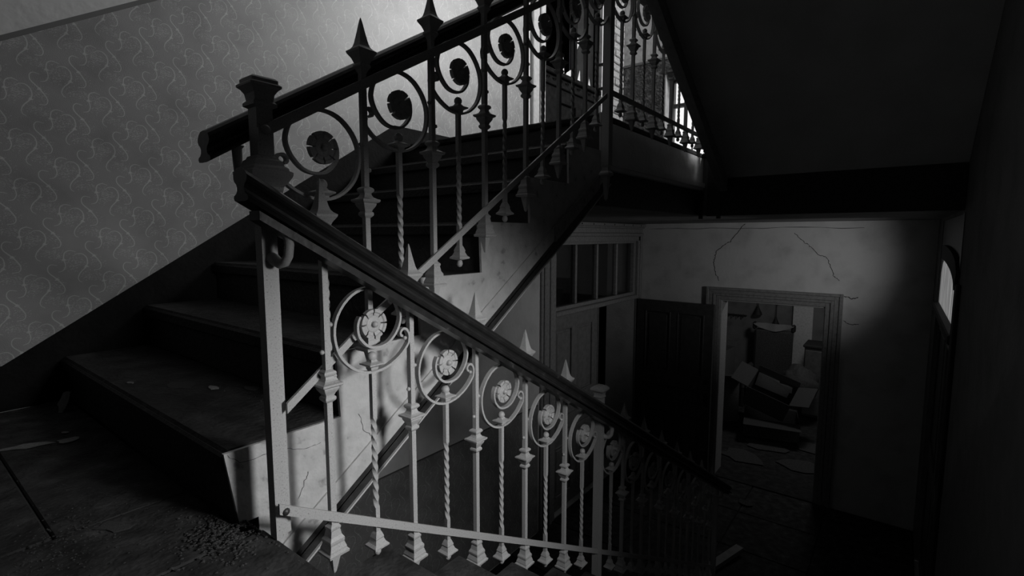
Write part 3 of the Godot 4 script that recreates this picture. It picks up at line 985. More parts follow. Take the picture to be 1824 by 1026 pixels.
func build_railings() -> void:
	railing_kit()
	# --- falling railing with the lower newel
	var t := thing("stair_railing", "pale painted iron railing with rings and rosettes going down, under a dark wooden handrail", "railing", Vector3(-1.035, H, -0.516))
	var st := new_st()
	box(st, -1.047, -1.020, H, 0.10, -0.498, -0.522)
	box(st, -1.047, -1.033, H, 0.10, -0.522, -0.537)
	sq(st, Vector3(-1.036, 0, -0.516), [[0.019, 0.05], [0.019, 0.075], [0.024, 0.083], [0.027, 0.092], [0.027, 0.098], [0.033, 0.106], [0.040, 0.118], [0.0415, 0.123], [0.0415, 0.128], [0.036, 0.131], [0.036, 0.135], [0.030, 0.140], [0.027, 0.150], [0.023, 0.153], [0.021, 0.158], [0.0165, 0.160], [0.0165, 0.252], [0.0235, 0.256], [0.0235, 0.262], [0.0185, 0.267], [0.0205, 0.280], [0.0255, 0.288], [0.031, 0.293], [0.031, 0.297], [0.026, 0.301], [0.026, 0.307], [0.022, 0.311], [0.008, 0.315]])
	var nw := part("newel_post", st, M.iron, t, "square newel post with a moulded collar and cap")
	st = new_st(true)
	lathe(st, Vector3(-1.003, -0.583, -0.510), Vector3.RIGHT, [[0.0085, 0.0], [0.0085, 0.005], [0.005, 0.009], [0.0001, 0.010]], 10)
	part("bolt_head", st, M.bolt, nw, "rusty bolt head")
	var bar_y := func(z: float) -> float: return 0.590 * z - 0.279
	st = new_st()
	slope_bar(st, XD + 0.008, XD + 0.014, -0.496, bar_y.call(-0.496), -3.9, bar_y.call(-3.9), 0.0235)
	part("rail_bar", st, M.iron, t, "flat bottom bar")
	var mains := [-0.626, -0.872, -1.128, -1.387, -1.656, -2.2, -2.447, -2.705, -2.965, -3.225, -3.485, -3.745]
	for z in mains:
		main_baluster(t, XD, 0.5865 * z + 0.0326, z, {"top": 0.378, "foot": -0.405, "pend": true, "side": 1})
	for z in [-0.749, -0.999, -1.254, -1.521, -1.798, -2.075, -2.325, -2.576, -2.835, -3.095, -3.355, -3.615]:
		ring_unit(t, XD, 0.582 * z + 0.223, z, 0.5958 * z - 0.3392, 1, "")
	# intermediate and end newels
	for q in [[-1.945, -0.665, -1.95], [-3.885, -1.87, LOW]]:
		var z: float = q[0]
		st = new_st()
		sq(st, Vector3(XD, 0, z), [[0.0165, q[2]], [0.0165, q[1] - 0.045], [0.020, q[1] - 0.04], [0.018, q[1] - 0.03], [0.020, q[1] - 0.02], [0.031, q[1] - 0.008], [0.031, q[1]], [0.022, q[1] + 0.008], [0.010, q[1] + 0.014]])
		part("newel_post", st, M.iron, t)
	# handrail
	st = new_st()
	run_profile(st, RAIL, -0.965, -0.437, -4.06, 0.577, 0.377 - 0.062)
	var hr := part("handrail", st, M.hand, t, "dark moulded wooden handrail")
	st = new_st()
	slope_bar(st, -0.985, -0.945, -0.46, 0.577 * -0.46 + 0.303, -4.0, 0.577 * -4.0 + 0.303, 0.017)
	part("rail_strap", st, M.hand, hr, "flat iron under the wood")
	for z in [-0.517, -1.965, -3.86]:
		var yb: float = 0.577 * z + 0.300
		st = new_st(true)
		tube(st, [Vector3(-1.03, yb - 0.045, z), Vector3(-1.010, yb - 0.050, z), Vector3(-0.992, yb - 0.058, z - 0.002), Vector3(-0.976, yb - 0.055, z - 0.004), Vector3(-0.966, yb - 0.042, z - 0.006), Vector3(-0.963, yb - 0.022, z - 0.007), Vector3(-0.963, yb - 0.010, z - 0.007), Vector3(-0.963, yb - 0.004, z - 0.007), Vector3(-0.963, yb + 0.001, z - 0.007)],
			[0.012, 0.0125, 0.0105, 0.0095, 0.0092, 0.0092, 0.0095, 0.014, 0.017], 12)
		part("bracket", st, M.iron, t, "curved cast bracket")

	# --- rising railing
	t = thing("stair_railing", "shadowed iron railing with rings and rosettes climbing beside the plastered open side of the stair", "railing", Vector3(XU, H, -0.55))
	var fb := func(z: float) -> float: return -0.591 * z - 0.0957
	var lb := func(z: float) -> float: return -0.6459 * z - 0.7094
	for q in [[fb, 0.025, "top bar under the handrail"], [lb, 0.022, "sloping bottom bar"]]:
		st = new_st()
		var g: Callable = q[0]
		var za := -0.499 if q[0] == fb else -0.531; var zb := -0.79
		var hh: float = q[1] / 2
		hexa(st, [Vector3(-1.020, g.call(za) - hh, za), Vector3(-1.013, g.call(za) - hh, za), Vector3(XU + 0.014, g.call(zb) - hh, zb), Vector3(XU + 0.007, g.call(zb) - hh, zb),
			Vector3(-1.020, g.call(za) + hh, za), Vector3(-1.013, g.call(za) + hh, za), Vector3(XU + 0.014, g.call(zb) + hh, zb), Vector3(XU + 0.007, g.call(zb) + hh, zb)])
		slope_bar(st, XU + 0.007, XU + 0.014, -0.79, g.call(-0.79), -2.03, g.call(-2.03), q[1])
		part("rail_bar", st, M.iron, t, q[2])
	for q in [[fb.call(-0.515), "bolt_head"]]:
		st = new_st(true)
		lathe(st, Vector3(-1.013, q[0], -0.512), Vector3.RIGHT, [[0.0095, 0.0], [0.009, 0.006], [0.005, 0.010], [0.0001, 0.011]], 10)
		part("bolt_head", st, M.iron, t)
	var umains := [-0.78, -1.008, -1.233, -1.453, -1.664, -1.861]
	for z in umains:
		main_baluster(t, XU, -0.6338 * z - 0.4084, z, {"top": 0.352, "foot": -0.376, "pend": true, "side": -1})
	for z in [-0.662, -0.888, -1.114, -1.335, -1.557, -1.764, -1.955]:
		ring_unit(t, XU, -0.6117 * z - 0.207, z, -0.6343 * z - 0.7755, -1, "u")
	st = new_st()
	run_profile(st, RAIL, -1.112, -0.437, -2.06, -0.6208, -0.0639 - 0.062)
	hr = part("handrail", st, M.hand, t, "dark moulded wooden handrail")
	for z in [-0.50, -2.02]:
		var yb: float = -0.6208 * z - 0.126
		st = new_st(true)
		tube(st, [Vector3(-1.05, yb - 0.075, z - 0.01), Vector3(-1.07, yb - 0.080, z - 0.006), Vector3(-1.092, yb - 0.074, z), Vector3(-1.106, yb - 0.055, z), Vector3(-1.110, yb - 0.030, z), Vector3(-1.111, yb - 0.004, z), Vector3(-1.111, yb + 0.002, z)], [0.012, 0.0115, 0.010, 0.0095, 0.0092, 0.010, 0.015], 12)
		part("bracket", st, M.iron, t)

	# --- level railing along the upper landing
	t = thing("landing_railing", "dark level iron railing along the edge of the upper landing", "railing", Vector3(XU, UP, -2.05))
	st = new_st()
	sq(st, Vector3(XU, 0, -2.06), [[0.002, 0.155], [0.006, 0.165], [0.013, 0.262], [0.024, 0.268], [0.024, 0.276], [0.016, 0.286], [0.014, 0.300], [0.018, 0.31], [0.018, 1.42], [0.03, 1.45], [0.03, 1.46], [0.01, 1.49]])
	part("newel_post", st, M.iron, t, "square newel post hanging below the landing edge")
	for y in [0.624, 1.165]:
		st = new_st()
		slope_bar(st, XU + 0.007, XU + 0.014, -2.07, y, -3.64, y, 0.023)
		part("rail_bar", st, M.iron, t)
	for k in 6:
		var z := -2.312 - 0.25 * k
		if k < 5: main_baluster(t, XU, 0.889, z, {"top": 0.352, "foot": -0.342, "pend": true, "side": -1})
		ring_unit(t, XU, 1.075, z + 0.125, 0.565, -1, "u")
	st = new_st()
	run_profile(st, RAIL, -1.112, -2.08, -3.66, 0.0, 1.18)
	part("handrail", st, M.hand, t)
	st = new_st()
	sq(st, Vector3(XU, 0, -3.66), [[0.018, UP], [0.018, 1.42], [0.03, 1.45], [0.03, 1.46], [0.01, 1.49]])
	part("newel_post", st, M.iron, t)

# ------------------------------------------------------------------ doors, windows and the rooms behind them
func placed(called: String, st: SurfaceTool, m: Material, parent: Node3D, xf: Transform3D, label := "") -> MeshInstance3D:
	var mi := MeshInstance3D.new()
	mi.name = called
	mi.mesh = done(st)
	mi.material_override = m
	parent.add_child(mi, true)
	mi.transform = xf
	if label != "": mi.set_meta("label", label)
	return mi

# framed leaf in local x (width) and y (height), front face +z at z = 0; panels [x0, x1, y0, y1]
func leaf(parent: Node3D, xf: Transform3D, w: float, h: float, panels: Array, m: Material, label: String) -> MeshInstance3D:
	var st := new_st()
	wall_boxes(st, false, -0.045, 0.0, 0.0, w, 0.0, h, panels)
	var l := placed("leaf", st, m, parent, xf, label)
	for p in panels:
		st = new_st()
		box(st, p[0] - 0.005, p[1] + 0.005, p[2] - 0.005, p[3] + 0.005, -0.032, -0.016)
		cbox(st, p[0] + 0.045, p[1] - 0.045, p[2] + 0.045, p[3] - 0.045, -0.02, -0.006, 0.006)
		placed("panel", st, m, l, Transform3D.IDENTITY)
		st = new_st()
		var e := 0.018
		for q in [[p[0], p[0] + e, p[2], p[3]], [p[1] - e, p[1], p[2], p[3]], [p[0] + e, p[1] - e, p[2], p[2] + e], [p[0] + e, p[1] - e, p[3] - e, p[3]]]:
			cbox(st, q[0], q[1], q[2], q[3], -0.02, 0.007, 0.006)
		placed("moulding", st, m, l, Transform3D.IDENTITY)
	return l

func closed_room(called: String, label: String, x0: float, x1: float, y0: float, y1: float, z0: float, z1: float, open: String, m: Material, holes := []) -> void:
	var s := struct(called, label, "room")
	var t := 0.1
	var st := new_st()
	box(st, x0 - t, x1 + t, y0 - t, y0, z0 - t, z1 + t)
	part("floor", st, M.tread, s)
	st = new_st()
	box(st, x0 - t, x1 + t, y1, y1 + t, z0 - t, z1 + t)
	if open != "left": box(st, x0 - t, x0, y0, y1, z0 - t, z1 + t)
	if open != "right": box(st, x1, x1 + t, y0, y1, z0 - t, z1 + t)
	wall_boxes(st, false, z0 - t, z0, x0, x1, y0, y1, holes)
	if open != "front": box(st, x0, x1, y0, y1, z1, z1 + t)
	part("wall", st, m, s)

func build_lower_end() -> void:
	# double door with transom light in the left wall
	var d := struct("door_1", "panelled double door with four transom panes, left leaf closed and right leaf open", "door")
	var st := new_st()
	for q in [[-3.805, -3.845, 0.020], [-3.845, -3.93, 0.030], [-3.93, -3.985, 0.040], [-3.985, -4.045, 0.026]]:
		cbox(st, WL - 0.01, WL + q[2], LOW, 0.0 if q[2] < 0.1 else 0.0, q[1], q[0], 0.005)
	for q in [[-5.925, -5.975, 0.026], [-5.975, -6.02, 0.036]]:
		cbox(st, WL - 0.01, WL + q[2], LOW, 0.0, q[1], q[0], 0.005)
	part("casing", st, M.casing, d)
	st = new_st()
	for q in [[-0.065, -0.005, 0.026], [-0.005, 0.03, 0.05], [0.03, 0.085, 0.038], [0.085, 0.105, 0.06], [0.105, 0.14, 0.075]]:
		cbox(st, WL - 0.01, WL + q[2], q[0], q[1], -6.02, -3.79, 0.006)
	var cor := part("cornice", st, M.casing, d)
	for k in 9:
		st = new_st(true)
		ball(st, Vector3(WL + 0.076, 0.122, -3.95 - k * 0.24), 0.008, 8)
		part("nail_head", st, M.bolt, cor)
	st = new_st()
	wall_boxes(st, true, WL - 0.09, WL - 0.02, -5.93, -4.04, -0.79, -0.06, [[-5.885, -4.095, -0.70, -0.09]])
	cbox(st, WL - 0.05, WL + 0.03, -0.785, -0.735, -5.93, -4.04, 0.01)
	var tf := part("transom_frame", st, M.casing, d)
	var zs := [-4.095, -4.507, -4.966, -5.446, -5.885]
	for i in 4:
		st = new_st()
		box(st, WL - 0.062, WL - 0.058, -0.70, -0.09, zs[i], zs[i + 1])
		part("pane", st, M.glass, tf, "dirty transom pane")
		if i > 0:
			st = new_st()
			cbox(st, WL - 0.085, WL - 0.025, -0.70, -0.09, zs[i] - 0.017, zs[i] + 0.017, 0.008)
			part("glazing_bar", st, M.casing, tf)
	var pan := [[0.095, 0.42, 1.16, 1.9], [0.52, 0.86, 1.16, 1.9], [0.095, 0.86, 0.8, 1.0], [0.095, 0.42, 0.14, 0.68], [0.52, 0.86, 0.14, 0.68]]
	var b := Basis(Vector3(0, 0, -1), Vector3.UP, Vector3(1, 0, 0))
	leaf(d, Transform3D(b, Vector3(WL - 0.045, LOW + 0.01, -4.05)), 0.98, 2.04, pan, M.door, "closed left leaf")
	st = new_st()
	box(st, WL - 0.1, WL - 0.045, LOW + 0.012, -0.79, -5.05, -5.02)
	part("meeting_stile", st, M.door, d)
	var pan2 := [[0.105, 0.43, 1.17, 1.92], [0.51, 0.83, 1.17, 1.92], [0.105, 0.83, 0.82, 1.02], [0.105, 0.43, 0.14, 0.70], [0.51, 0.83, 0.14, 0.70]]
	b = Basis(Vector3(0.9995, 0, 0.03), Vector3.UP, Vector3(-0.03, 0, 0.9995))
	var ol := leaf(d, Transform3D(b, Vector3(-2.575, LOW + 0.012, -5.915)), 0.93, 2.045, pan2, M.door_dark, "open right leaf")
	st = new_st(true)
	lathe(st, Vector3(0.88, 1.14, 0.0), Vector3(0, 0, 1), [[0.026, 0.0], [0.024, 0.006], [0.010, 0.01], [0.010, 0.03], [0.021, 0.036], [0.024, 0.05], [0.016, 0.062], [0.0001, 0.066]], 12)
	placed("knob", st, M.black, ol, Transform3D.IDENTITY, "black door knob")
	st = new_st()
	cbox(st, 0.858, 0.902, 0.84, 1.0, 0.0, 0.006, 0.003)
	placed("lock_plate", st, M.black, ol, Transform3D.IDENTITY, "black lock plate")
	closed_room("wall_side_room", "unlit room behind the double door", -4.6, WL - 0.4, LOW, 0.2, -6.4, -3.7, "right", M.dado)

	# doorway in the back wall
	d = struct("door_2", "open doorway with a moulded casing in the back wall, its leaf missing", "door")
	st = new_st()
	for q in [[0.0, 0.03, 0.048], [0.03, 0.075, 0.032], [0.075, 0.105, 0.04], [0.105, 0.152, 0.022]]:
		var xa: float = -1.768 + q[0]; var xb: float = -1.768 + q[1]
		var xc: float = -0.431 - q[1]; var xd: float = -0.431 - q[0]
		var ya: float = -0.588 - q[1] * 0.92; var yb: float = -0.588 - q[0] * 0.92
		cbox(st, xa, xb, LOW, yb, ZB - 0.01, ZB + q[2], 0.005)
		cbox(st, xc, xd, LOW, yb, ZB - 0.01, ZB + q[2], 0.005)
		cbox(st, xb - 0.002, xc + 0.002, ya, yb, ZB - 0.01, ZB + q[2], 0.005)
	part("casing", st, M.casing, d)
	st = new_st()
	cbox(st, -1.617, -1.597, LOW, -0.74, ZB - 0.26, ZB - 0.005, 0.004)
	cbox(st, -0.589, -0.569, LOW, -0.74, ZB - 0.26, ZB - 0.005, 0.004)
	cbox(st, -1.617, -0.569, -0.744, -0.724, ZB - 0.26, ZB - 0.005, 0.004)
	part("lining", st, M.pale_wood, d, "pale wooden lining")
	st = new_st()
	cbox(st, -1.60, -0.58, LOW, LOW + 0.012, ZB - 0.26, ZB + 0.03, 0.004)
	part("threshold", st, M.tread, d)

	# entrance door with an arched fanlight in the right wall
	d = struct("door_3", "dark entrance door under an arched frosted fanlight in the right wall", "door")
	var arch := []
	var zf := -5.43; var zn := -3.70
	for i in 17:
		var t := i / 16.0
		var z := lerpf(zf, zn, t)
		var y := -0.30 + 0.132 * sqrt(maxf(0.0, 1.0 - pow((t - 0.28) / (0.72 if t > 0.28 else 0.28), 2.0)))
		arch.append(Vector2(z, y))
	var glass := PackedVector2Array([Vector2(zn, -0.545), Vector2(zf, -0.545)])
	for p in arch: glass.append(p)
	st = new_st()
	slab_zy(st, glass, WR + 0.012, WR + 0.018)
	part("fanlight_pane", st, M.frosted, d, "dirt streaked frosted glass")
	st = new_st()
	for i in 16:
		slab_zy(st, PackedVector2Array([arch[i], Vector2(arch[i].x, 0.125), Vector2(arch[i + 1].x, 0.125), arch[i + 1]]), WR + 0.004, WR + 0.04)
	slab_zy(st, PackedVector2Array([Vector2(-5.45, 0.125), Vector2(-5.45, -0.6), Vector2(zf, -0.6), Vector2(zf, 0.125)]), WR + 0.004, WR + 0.04)
	slab_zy(st, PackedVector2Array([Vector2(zn, 0.125), Vector2(zn, -0.6), Vector2(-3.62, -0.6), Vector2(-3.62, 0.125)]), WR - 0.004, WR + 0.04)
	part("spandrel", st, M.door_dark, d)
	st = new_st()
	for i in range(4, 16):
		var a: Vector2 = arch[i]; var c: Vector2 = arch[i + 1]
		slab_zy(st, PackedVector2Array([a + Vector2(0.02, 0.0), a + Vector2(0.10, 0.10), c + Vector2(0.10, 0.10), c + Vector2(0.02, 0.0)]), WR - 0.02, WR + 0.01)
	cbox(st, WR - 0.02, WR + 0.01, LOW, -0.26, -3.63, -3.50, 0.006)
	part("casing", st, M.black, d)
	st = new_st()
	cbox(st, WR - 0.03, WR + 0.04, -0.60, -0.545, -5.45, -3.62, 0.008)
	part("transom", st, M.black, d)
	st = new_st()
	cbox(st, WR + 0.008, WR + 0.022, -0.40, -0.39, -4.05, -3.72, 0.003)
	part("glazing_bar", st, M.black, d, "broken glazing bar")
	var bz := Basis(Vector3(0, 0, 1), Vector3.UP, Vector3(-1, 0, 0))
	for k in 2:
		leaf(d, Transform3D(bz, Vector3(WR + 0.03, LOW + 0.01, -5.445 + 0.905 * k)), 0.895, 2.225, [[0.1, 0.79, 1.1, 2.1], [0.1, 0.79, 0.15, 0.95]], M.door_dark, "closed dark leaf")
	# store room behind the doorway
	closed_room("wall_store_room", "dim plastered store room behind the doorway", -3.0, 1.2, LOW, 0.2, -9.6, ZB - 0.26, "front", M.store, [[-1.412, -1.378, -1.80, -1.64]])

func build_upper_end() -> void:
	# dark door in the left wall of the upper landing
	var d := struct("door_4", "dark upper landing door with a carved rail and broken glass above it", "door")
	var st := new_st()
	cbox(st, WL - 0.01, WL + 0.03, UP, 2.75, -3.74, -3.645, 0.006)
	cbox(st, WL - 0.01, WL + 0.045, UP, 2.75, -3.80, -3.74, 0.006)
	cbox(st, WL - 0.12, WL + 0.025, UP, 2.75, -3.843, -3.80, 0.006)
	cbox(st, WL - 0.01, WL + 0.03, 2.75, 2.88, -4.93, -3.645, 0.006)
	part("casing", st, M.pale_wood, d, "pale painted casing")
	var b := Basis(Vector3(0, 0, -1), Vector3.UP, Vector3(1, 0, 0))
	var lf := leaf(d, Transform3D(b, Vector3(WL - 0.03, UP + 0.012, -3.846)), 1.08, 0.79, [[0.3, 0.62, 0.1, 0.68], [0.72, 1.0, 0.1, 0.68]], M.door_black, "dark panelled lower part")
	st = new_st()
	cbox(st, 0.0, 1.08, 0.79, 0.82, -0.04, 0.02, 0.006)
	cbox(st, 0.0, 1.08, 0.885, 0.93, -0.04, 0.035, 0.008)
	placed("carved_rail", st, M.door_black, lf, Transform3D.IDENTITY, "carved frieze rail")
	st = new_st()
	box(st, 0.0, 1.08, 0.82, 0.885, -0.04, 0.004)
	for k in 9:
		var c := 0.1 + 0.11 * k
		strip_leaf(st, Vector3(c, 0.852, 0.004))
	placed("frieze", st, M.door_black, lf, Transform3D.IDENTITY)
	st = new_st()
	cbox(st, 0.0, 0.07, 0.93, 2.16, -0.04, 0.0, 0.006)
	cbox(st, 0.55, 0.63, 0.93, 2.16, -0.04, 0.0, 0.006)
	cbox(st, 1.01, 1.08, 0.93, 2.16, -0.04, 0.0, 0.006)
	cbox(st, 0.07, 1.01, 2.09, 2.16, -0.04, 0.0, 0.006)
	placed("glazed_frame", st, M.door_black, lf, Transform3D.IDENTITY)
	for q in [[Vector2(0.30, 0.93), Vector2(0.42, 0.93), Vector2(0.40, 1.10)], [Vector2(0.42, 0.93), Vector2(0.54, 0.93), Vector2(0.54, 1.02), Vector2(0.47, 0.98)], [Vector2(0.63, 1.2), Vector2(0.7, 1.32), Vector2(0.66, 1.36)], [Vector2(0.66, 0.94), Vector2(0.72, 0.93), Vector2(0.71, 1.06)], [Vector2(0.88, 0.94), Vector2(0.93, 0.95), Vector2(0.90, 1.02)]]:
		st = new_st()
		var c := Vector2.ZERO
		for p in q: c += p / q.size()
		for i in q.size():
			var p0: Vector2 = q[i]; var p1: Vector2 = q[(i + 1) % q.size()]
			tri(st, Vector3(c.x, c.y, -0.018), Vector3(p0.x, p0.y, -0.018), Vector3(p1.x, p1.y, -0.018))
			tri(st, Vector3(c.x, c.y, -0.022), Vector3(p1.x, p1.y, -0.022), Vector3(p0.x, p0.y, -0.022))
			quad(st, Vector3(p0.x, p0.y, -0.022), Vector3(p1.x, p1.y, -0.022), Vector3(p1.x, p1.y, -0.018), Vector3(p0.x, p0.y, -0.018))
		placed("glass_shard", st, M.paper, lf, Transform3D.IDENTITY, "jagged shard of frosted glass")
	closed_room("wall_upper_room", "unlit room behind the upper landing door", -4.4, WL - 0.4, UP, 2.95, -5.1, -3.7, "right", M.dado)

	# bare brick strip at the corner
	var s := struct("wall_brick", "strip of bare brick where plaster has fallen near the upper corner", "wall")
	st = new_st()
	box(st, WL - 0.01, WL + 0.012, UP, 2.70, -4.965, ZU)
	part("mortar", st, M.mortar, s)
	for r in 28:
		var y := UP + 0.004 + r * 0.076
		var z := -4.97 + (0.0 if r % 2 == 0 else 0.115)
		while z > ZU + 0.02:
			var za := minf(z, -4.968); var zb := maxf(z - 0.222, ZU + 0.008)
			if za - zb > 0.03:
				st = new_st()
				cbox(st, WL, WL + 0.024 + rng.randf_range(-0.006, 0.008), y, y + 0.066, zb + 0.005, za - 0.005, 0.008)
				part("brick", st, M.brick, s)
			z -= 0.232
	# conduits
	for q in [[-4.86, "thin pale conduit pipe nearest the dark upper door"], [-5.02, "thin bright conduit pipe running up the bare brick strip"]]:
		var t := thing("conduit_pipe", q[1], "pipe", Vector3(WL + 0.06, UP, q[0]))
		st = new_st(true)
		tube(st, [Vector3(WL + 0.06, UP, q[0]), Vector3(WL + 0.06, 1.8, q[0]), Vector3(WL + 0.06, CEIL, q[0])], [0.013, 0.013, 0.013], 10)
		part("tube", st, M.paper, t)
		for y in [1.52, 1.76, 2.6, 3.4]:
			st = new_st()
			cbox(st, WL - 0.002, WL + 0.078, y - 0.01, y + 0.01, q[0] - 0.024, q[0] + 0.024, 0.004)
			part("clamp", st, M.girder, t)

	# window at the end of the upper landing
	var w := struct("window_1", "bright overexposed window at the end of the upper landing", "window")
	st = new_st()
	wall_boxes(st, false, ZU - 0.28, ZU - 0.22, -2.10, -1.25, UP + 0.02, 1.70, [[-2.088, -1.305, UP + 0.03, 1.405], [-2.088, -1.305, 1.44, 1.675]])
	part("frame", st, M.door_dark, w)
	var xs := [-2.088, -1.975, -1.88, -1.70, -1.50, -1.305]
	for i in 5:
		for v in [[UP + 0.03, 1.405], [1.44, 1.675]]:
			st = new_st()
			box(st, xs[i], xs[i + 1], v[0], v[1], ZU - 0.252, ZU - 0.248)
			part("pane", st, M.glass_clear, w)
			if i > 0:
				st = new_st()
				cbox(st, xs[i] - 0.005, xs[i] + 0.005, v[0], v[1], ZU - 0.265, ZU - 0.235, 0.003)
				part("glazing_bar", st, M.door_dark, w)
	st = new_st()
	cbox(st, -2.10, -1.21, UP, UP + 0.02, ZU - 0.29, ZU + 0.03, 0.005)
	part("sill", st, M.pale_wood, w)
	# windows of the right wall outside the picture
	for q in [["window_2", -5.3, -4.2, 2.15, 3.55, "tall stair window high in the right wall"], ["window_3", -1.2, -0.55, -0.58, 0.14, "low window of the half landing in the right wall"]]:
		w = struct(q[0], q[5], "window")
		st = new_st()
		wall_boxes(st, true, WR + 0.30, WR + 0.36, q[1], q[2], q[3], q[4], [[q[1] + 0.05, q[2] - 0.05, q[3] + 0.05, q[4] - 0.05]])
		part("frame", st, M.door_dark, w)
		st = new_st()
		box(st, WR + 0.328, WR + 0.332, q[3] + 0.05, q[4] - 0.05, q[1] + 0.05, q[2] - 0.05)
		part("pane", st, M.glass if q[0] == "window_2" else M.glass_dirty, w)

func strip_leaf(st: SurfaceTool, o: Vector3) -> void:
	# small carved leaf on the frieze
	for s in [-1.0, 1.0]:
		var a := o + Vector3(s * 0.006, -0.018, 0); var b := o + Vector3(s * 0.042, 0.004, 0); var c := o + Vector3(s * 0.012, 0.022, 0)
		var m := o + Vector3(s * 0.018, 0.003, 0.016)
		tri(st, a, b, m); tri(st, b, c, m); tri(st, c, a, m)

# ------------------------------------------------------------------ store room contents
func carton(label: String, at: Vector3, rot: Vector3, size: Vector3, m: Material, with_paper: bool, flaps: Array) -> void:
	var t := thing("cardboard_box", label, "box", at)
	t.rotation = rot
	var w := size.x / 2; var d := size.z / 2; var h := size.y
	var e := 0.006
	var st := new_st()
	box(st, -w, w, 0, e, -d, d)
	box(st, -w, w, e, h, -d, -d + e)
	box(st, -w, w, e, h, d - e, d)
	box(st, -w, -w + e, e, h, -d + e, d - e)
	box(st, w - e, w, e, h, -d + e, d - e)
	placed("carton", st, m, t, Transform3D.IDENTITY)
	for f in flaps:
		st = new_st()
		# side: 0 left, 1 right, 2 back, 3 front; angle outward
		var len: float = f[2]
		var wide := w if f[0] >= 2 else d
		box(st, 0, len, 0, 0.005, -wide, wide)
		var base: Basis
		var org: Vector3
		match f[0]:
			0: base = Basis(Vector3.UP, PI); org = Vector3(-w, h, 0)
			1: base = Basis.IDENTITY; org = Vector3(w, h, 0)
			2: base = Basis(Vector3.UP, PI / 2); org = Vector3(0, h, -d)
			_: base = Basis(Vector3.UP, -PI / 2); org = Vector3(0, h, d)
		placed("flap", st, m, t, Transform3D(base * Basis(Vector3(0, 0, 1), f[1]), org))
	if with_paper:
		st = new_st()
		var pts := [Vector2(-w * 0.9, h * 0.2), Vector2(-w * 0.9, h * 0.97), Vector2(w * 0.1, h * 0.95), Vector2(w * 0.16, h * 0.86), Vector2(w * 0.5, h * 0.9), Vector2(w * 0.75, h * 0.86), Vector2(w * 0.85, h * 0.5), Vector2(w * 0.8, h * 0.2)]
		var poly := PackedVector2Array(pts)
		var tr := Geometry2D.triangulate_polygon(poly)
		for i in range(0, tr.size(), 3):
			var q := []
			for j in 3:
				var p := poly[tr[i + j]]
				q.append(Vector3(p.x, p.y, -d + e + 0.01 + 0.012 * sin(p.x * 20)))
			tri(st, q[0], q[1], q[2])
			tri(st, q[0] + Vector3(0, 0, -0.002), q[2] + Vector3(0, 0, -0.002), q[1] + Vector3(0, 0, -0.002))
		placed("paper_lining", st, M.paper, t, Transform3D.IDENTITY, "torn white paper lining")

func lump(st: SurfaceTool, o: Vector3, r: Vector3, seed_: int, rough: float) -> void:
	var n := FastNoiseLite.new()
	n.seed = seed_; n.frequency = 1.4; n.fractal_octaves = 3
	var rows := []
	for i in 13:
		var row := []
		for j in 20:
			var a := PI * i / 12.0; var b := TAU * j / 20.0
			var dv := Vector3(sin(a) * cos(b), cos(a), sin(a) * sin(b))
			var k := 1.0 + rough * n.get_noise_3dv(dv * 1.6)
			var p := o + dv * r * k
			p.y = maxf(p.y, o.y - r.y * 0.75)
			row.append(p)
		rows.append(row)
	for i in 12:
		for j in 20:
			var k := (j + 1) % 20
			quad(st, rows[i + 1][j], rows[i][j], rows[i][k], rows[i + 1][k])

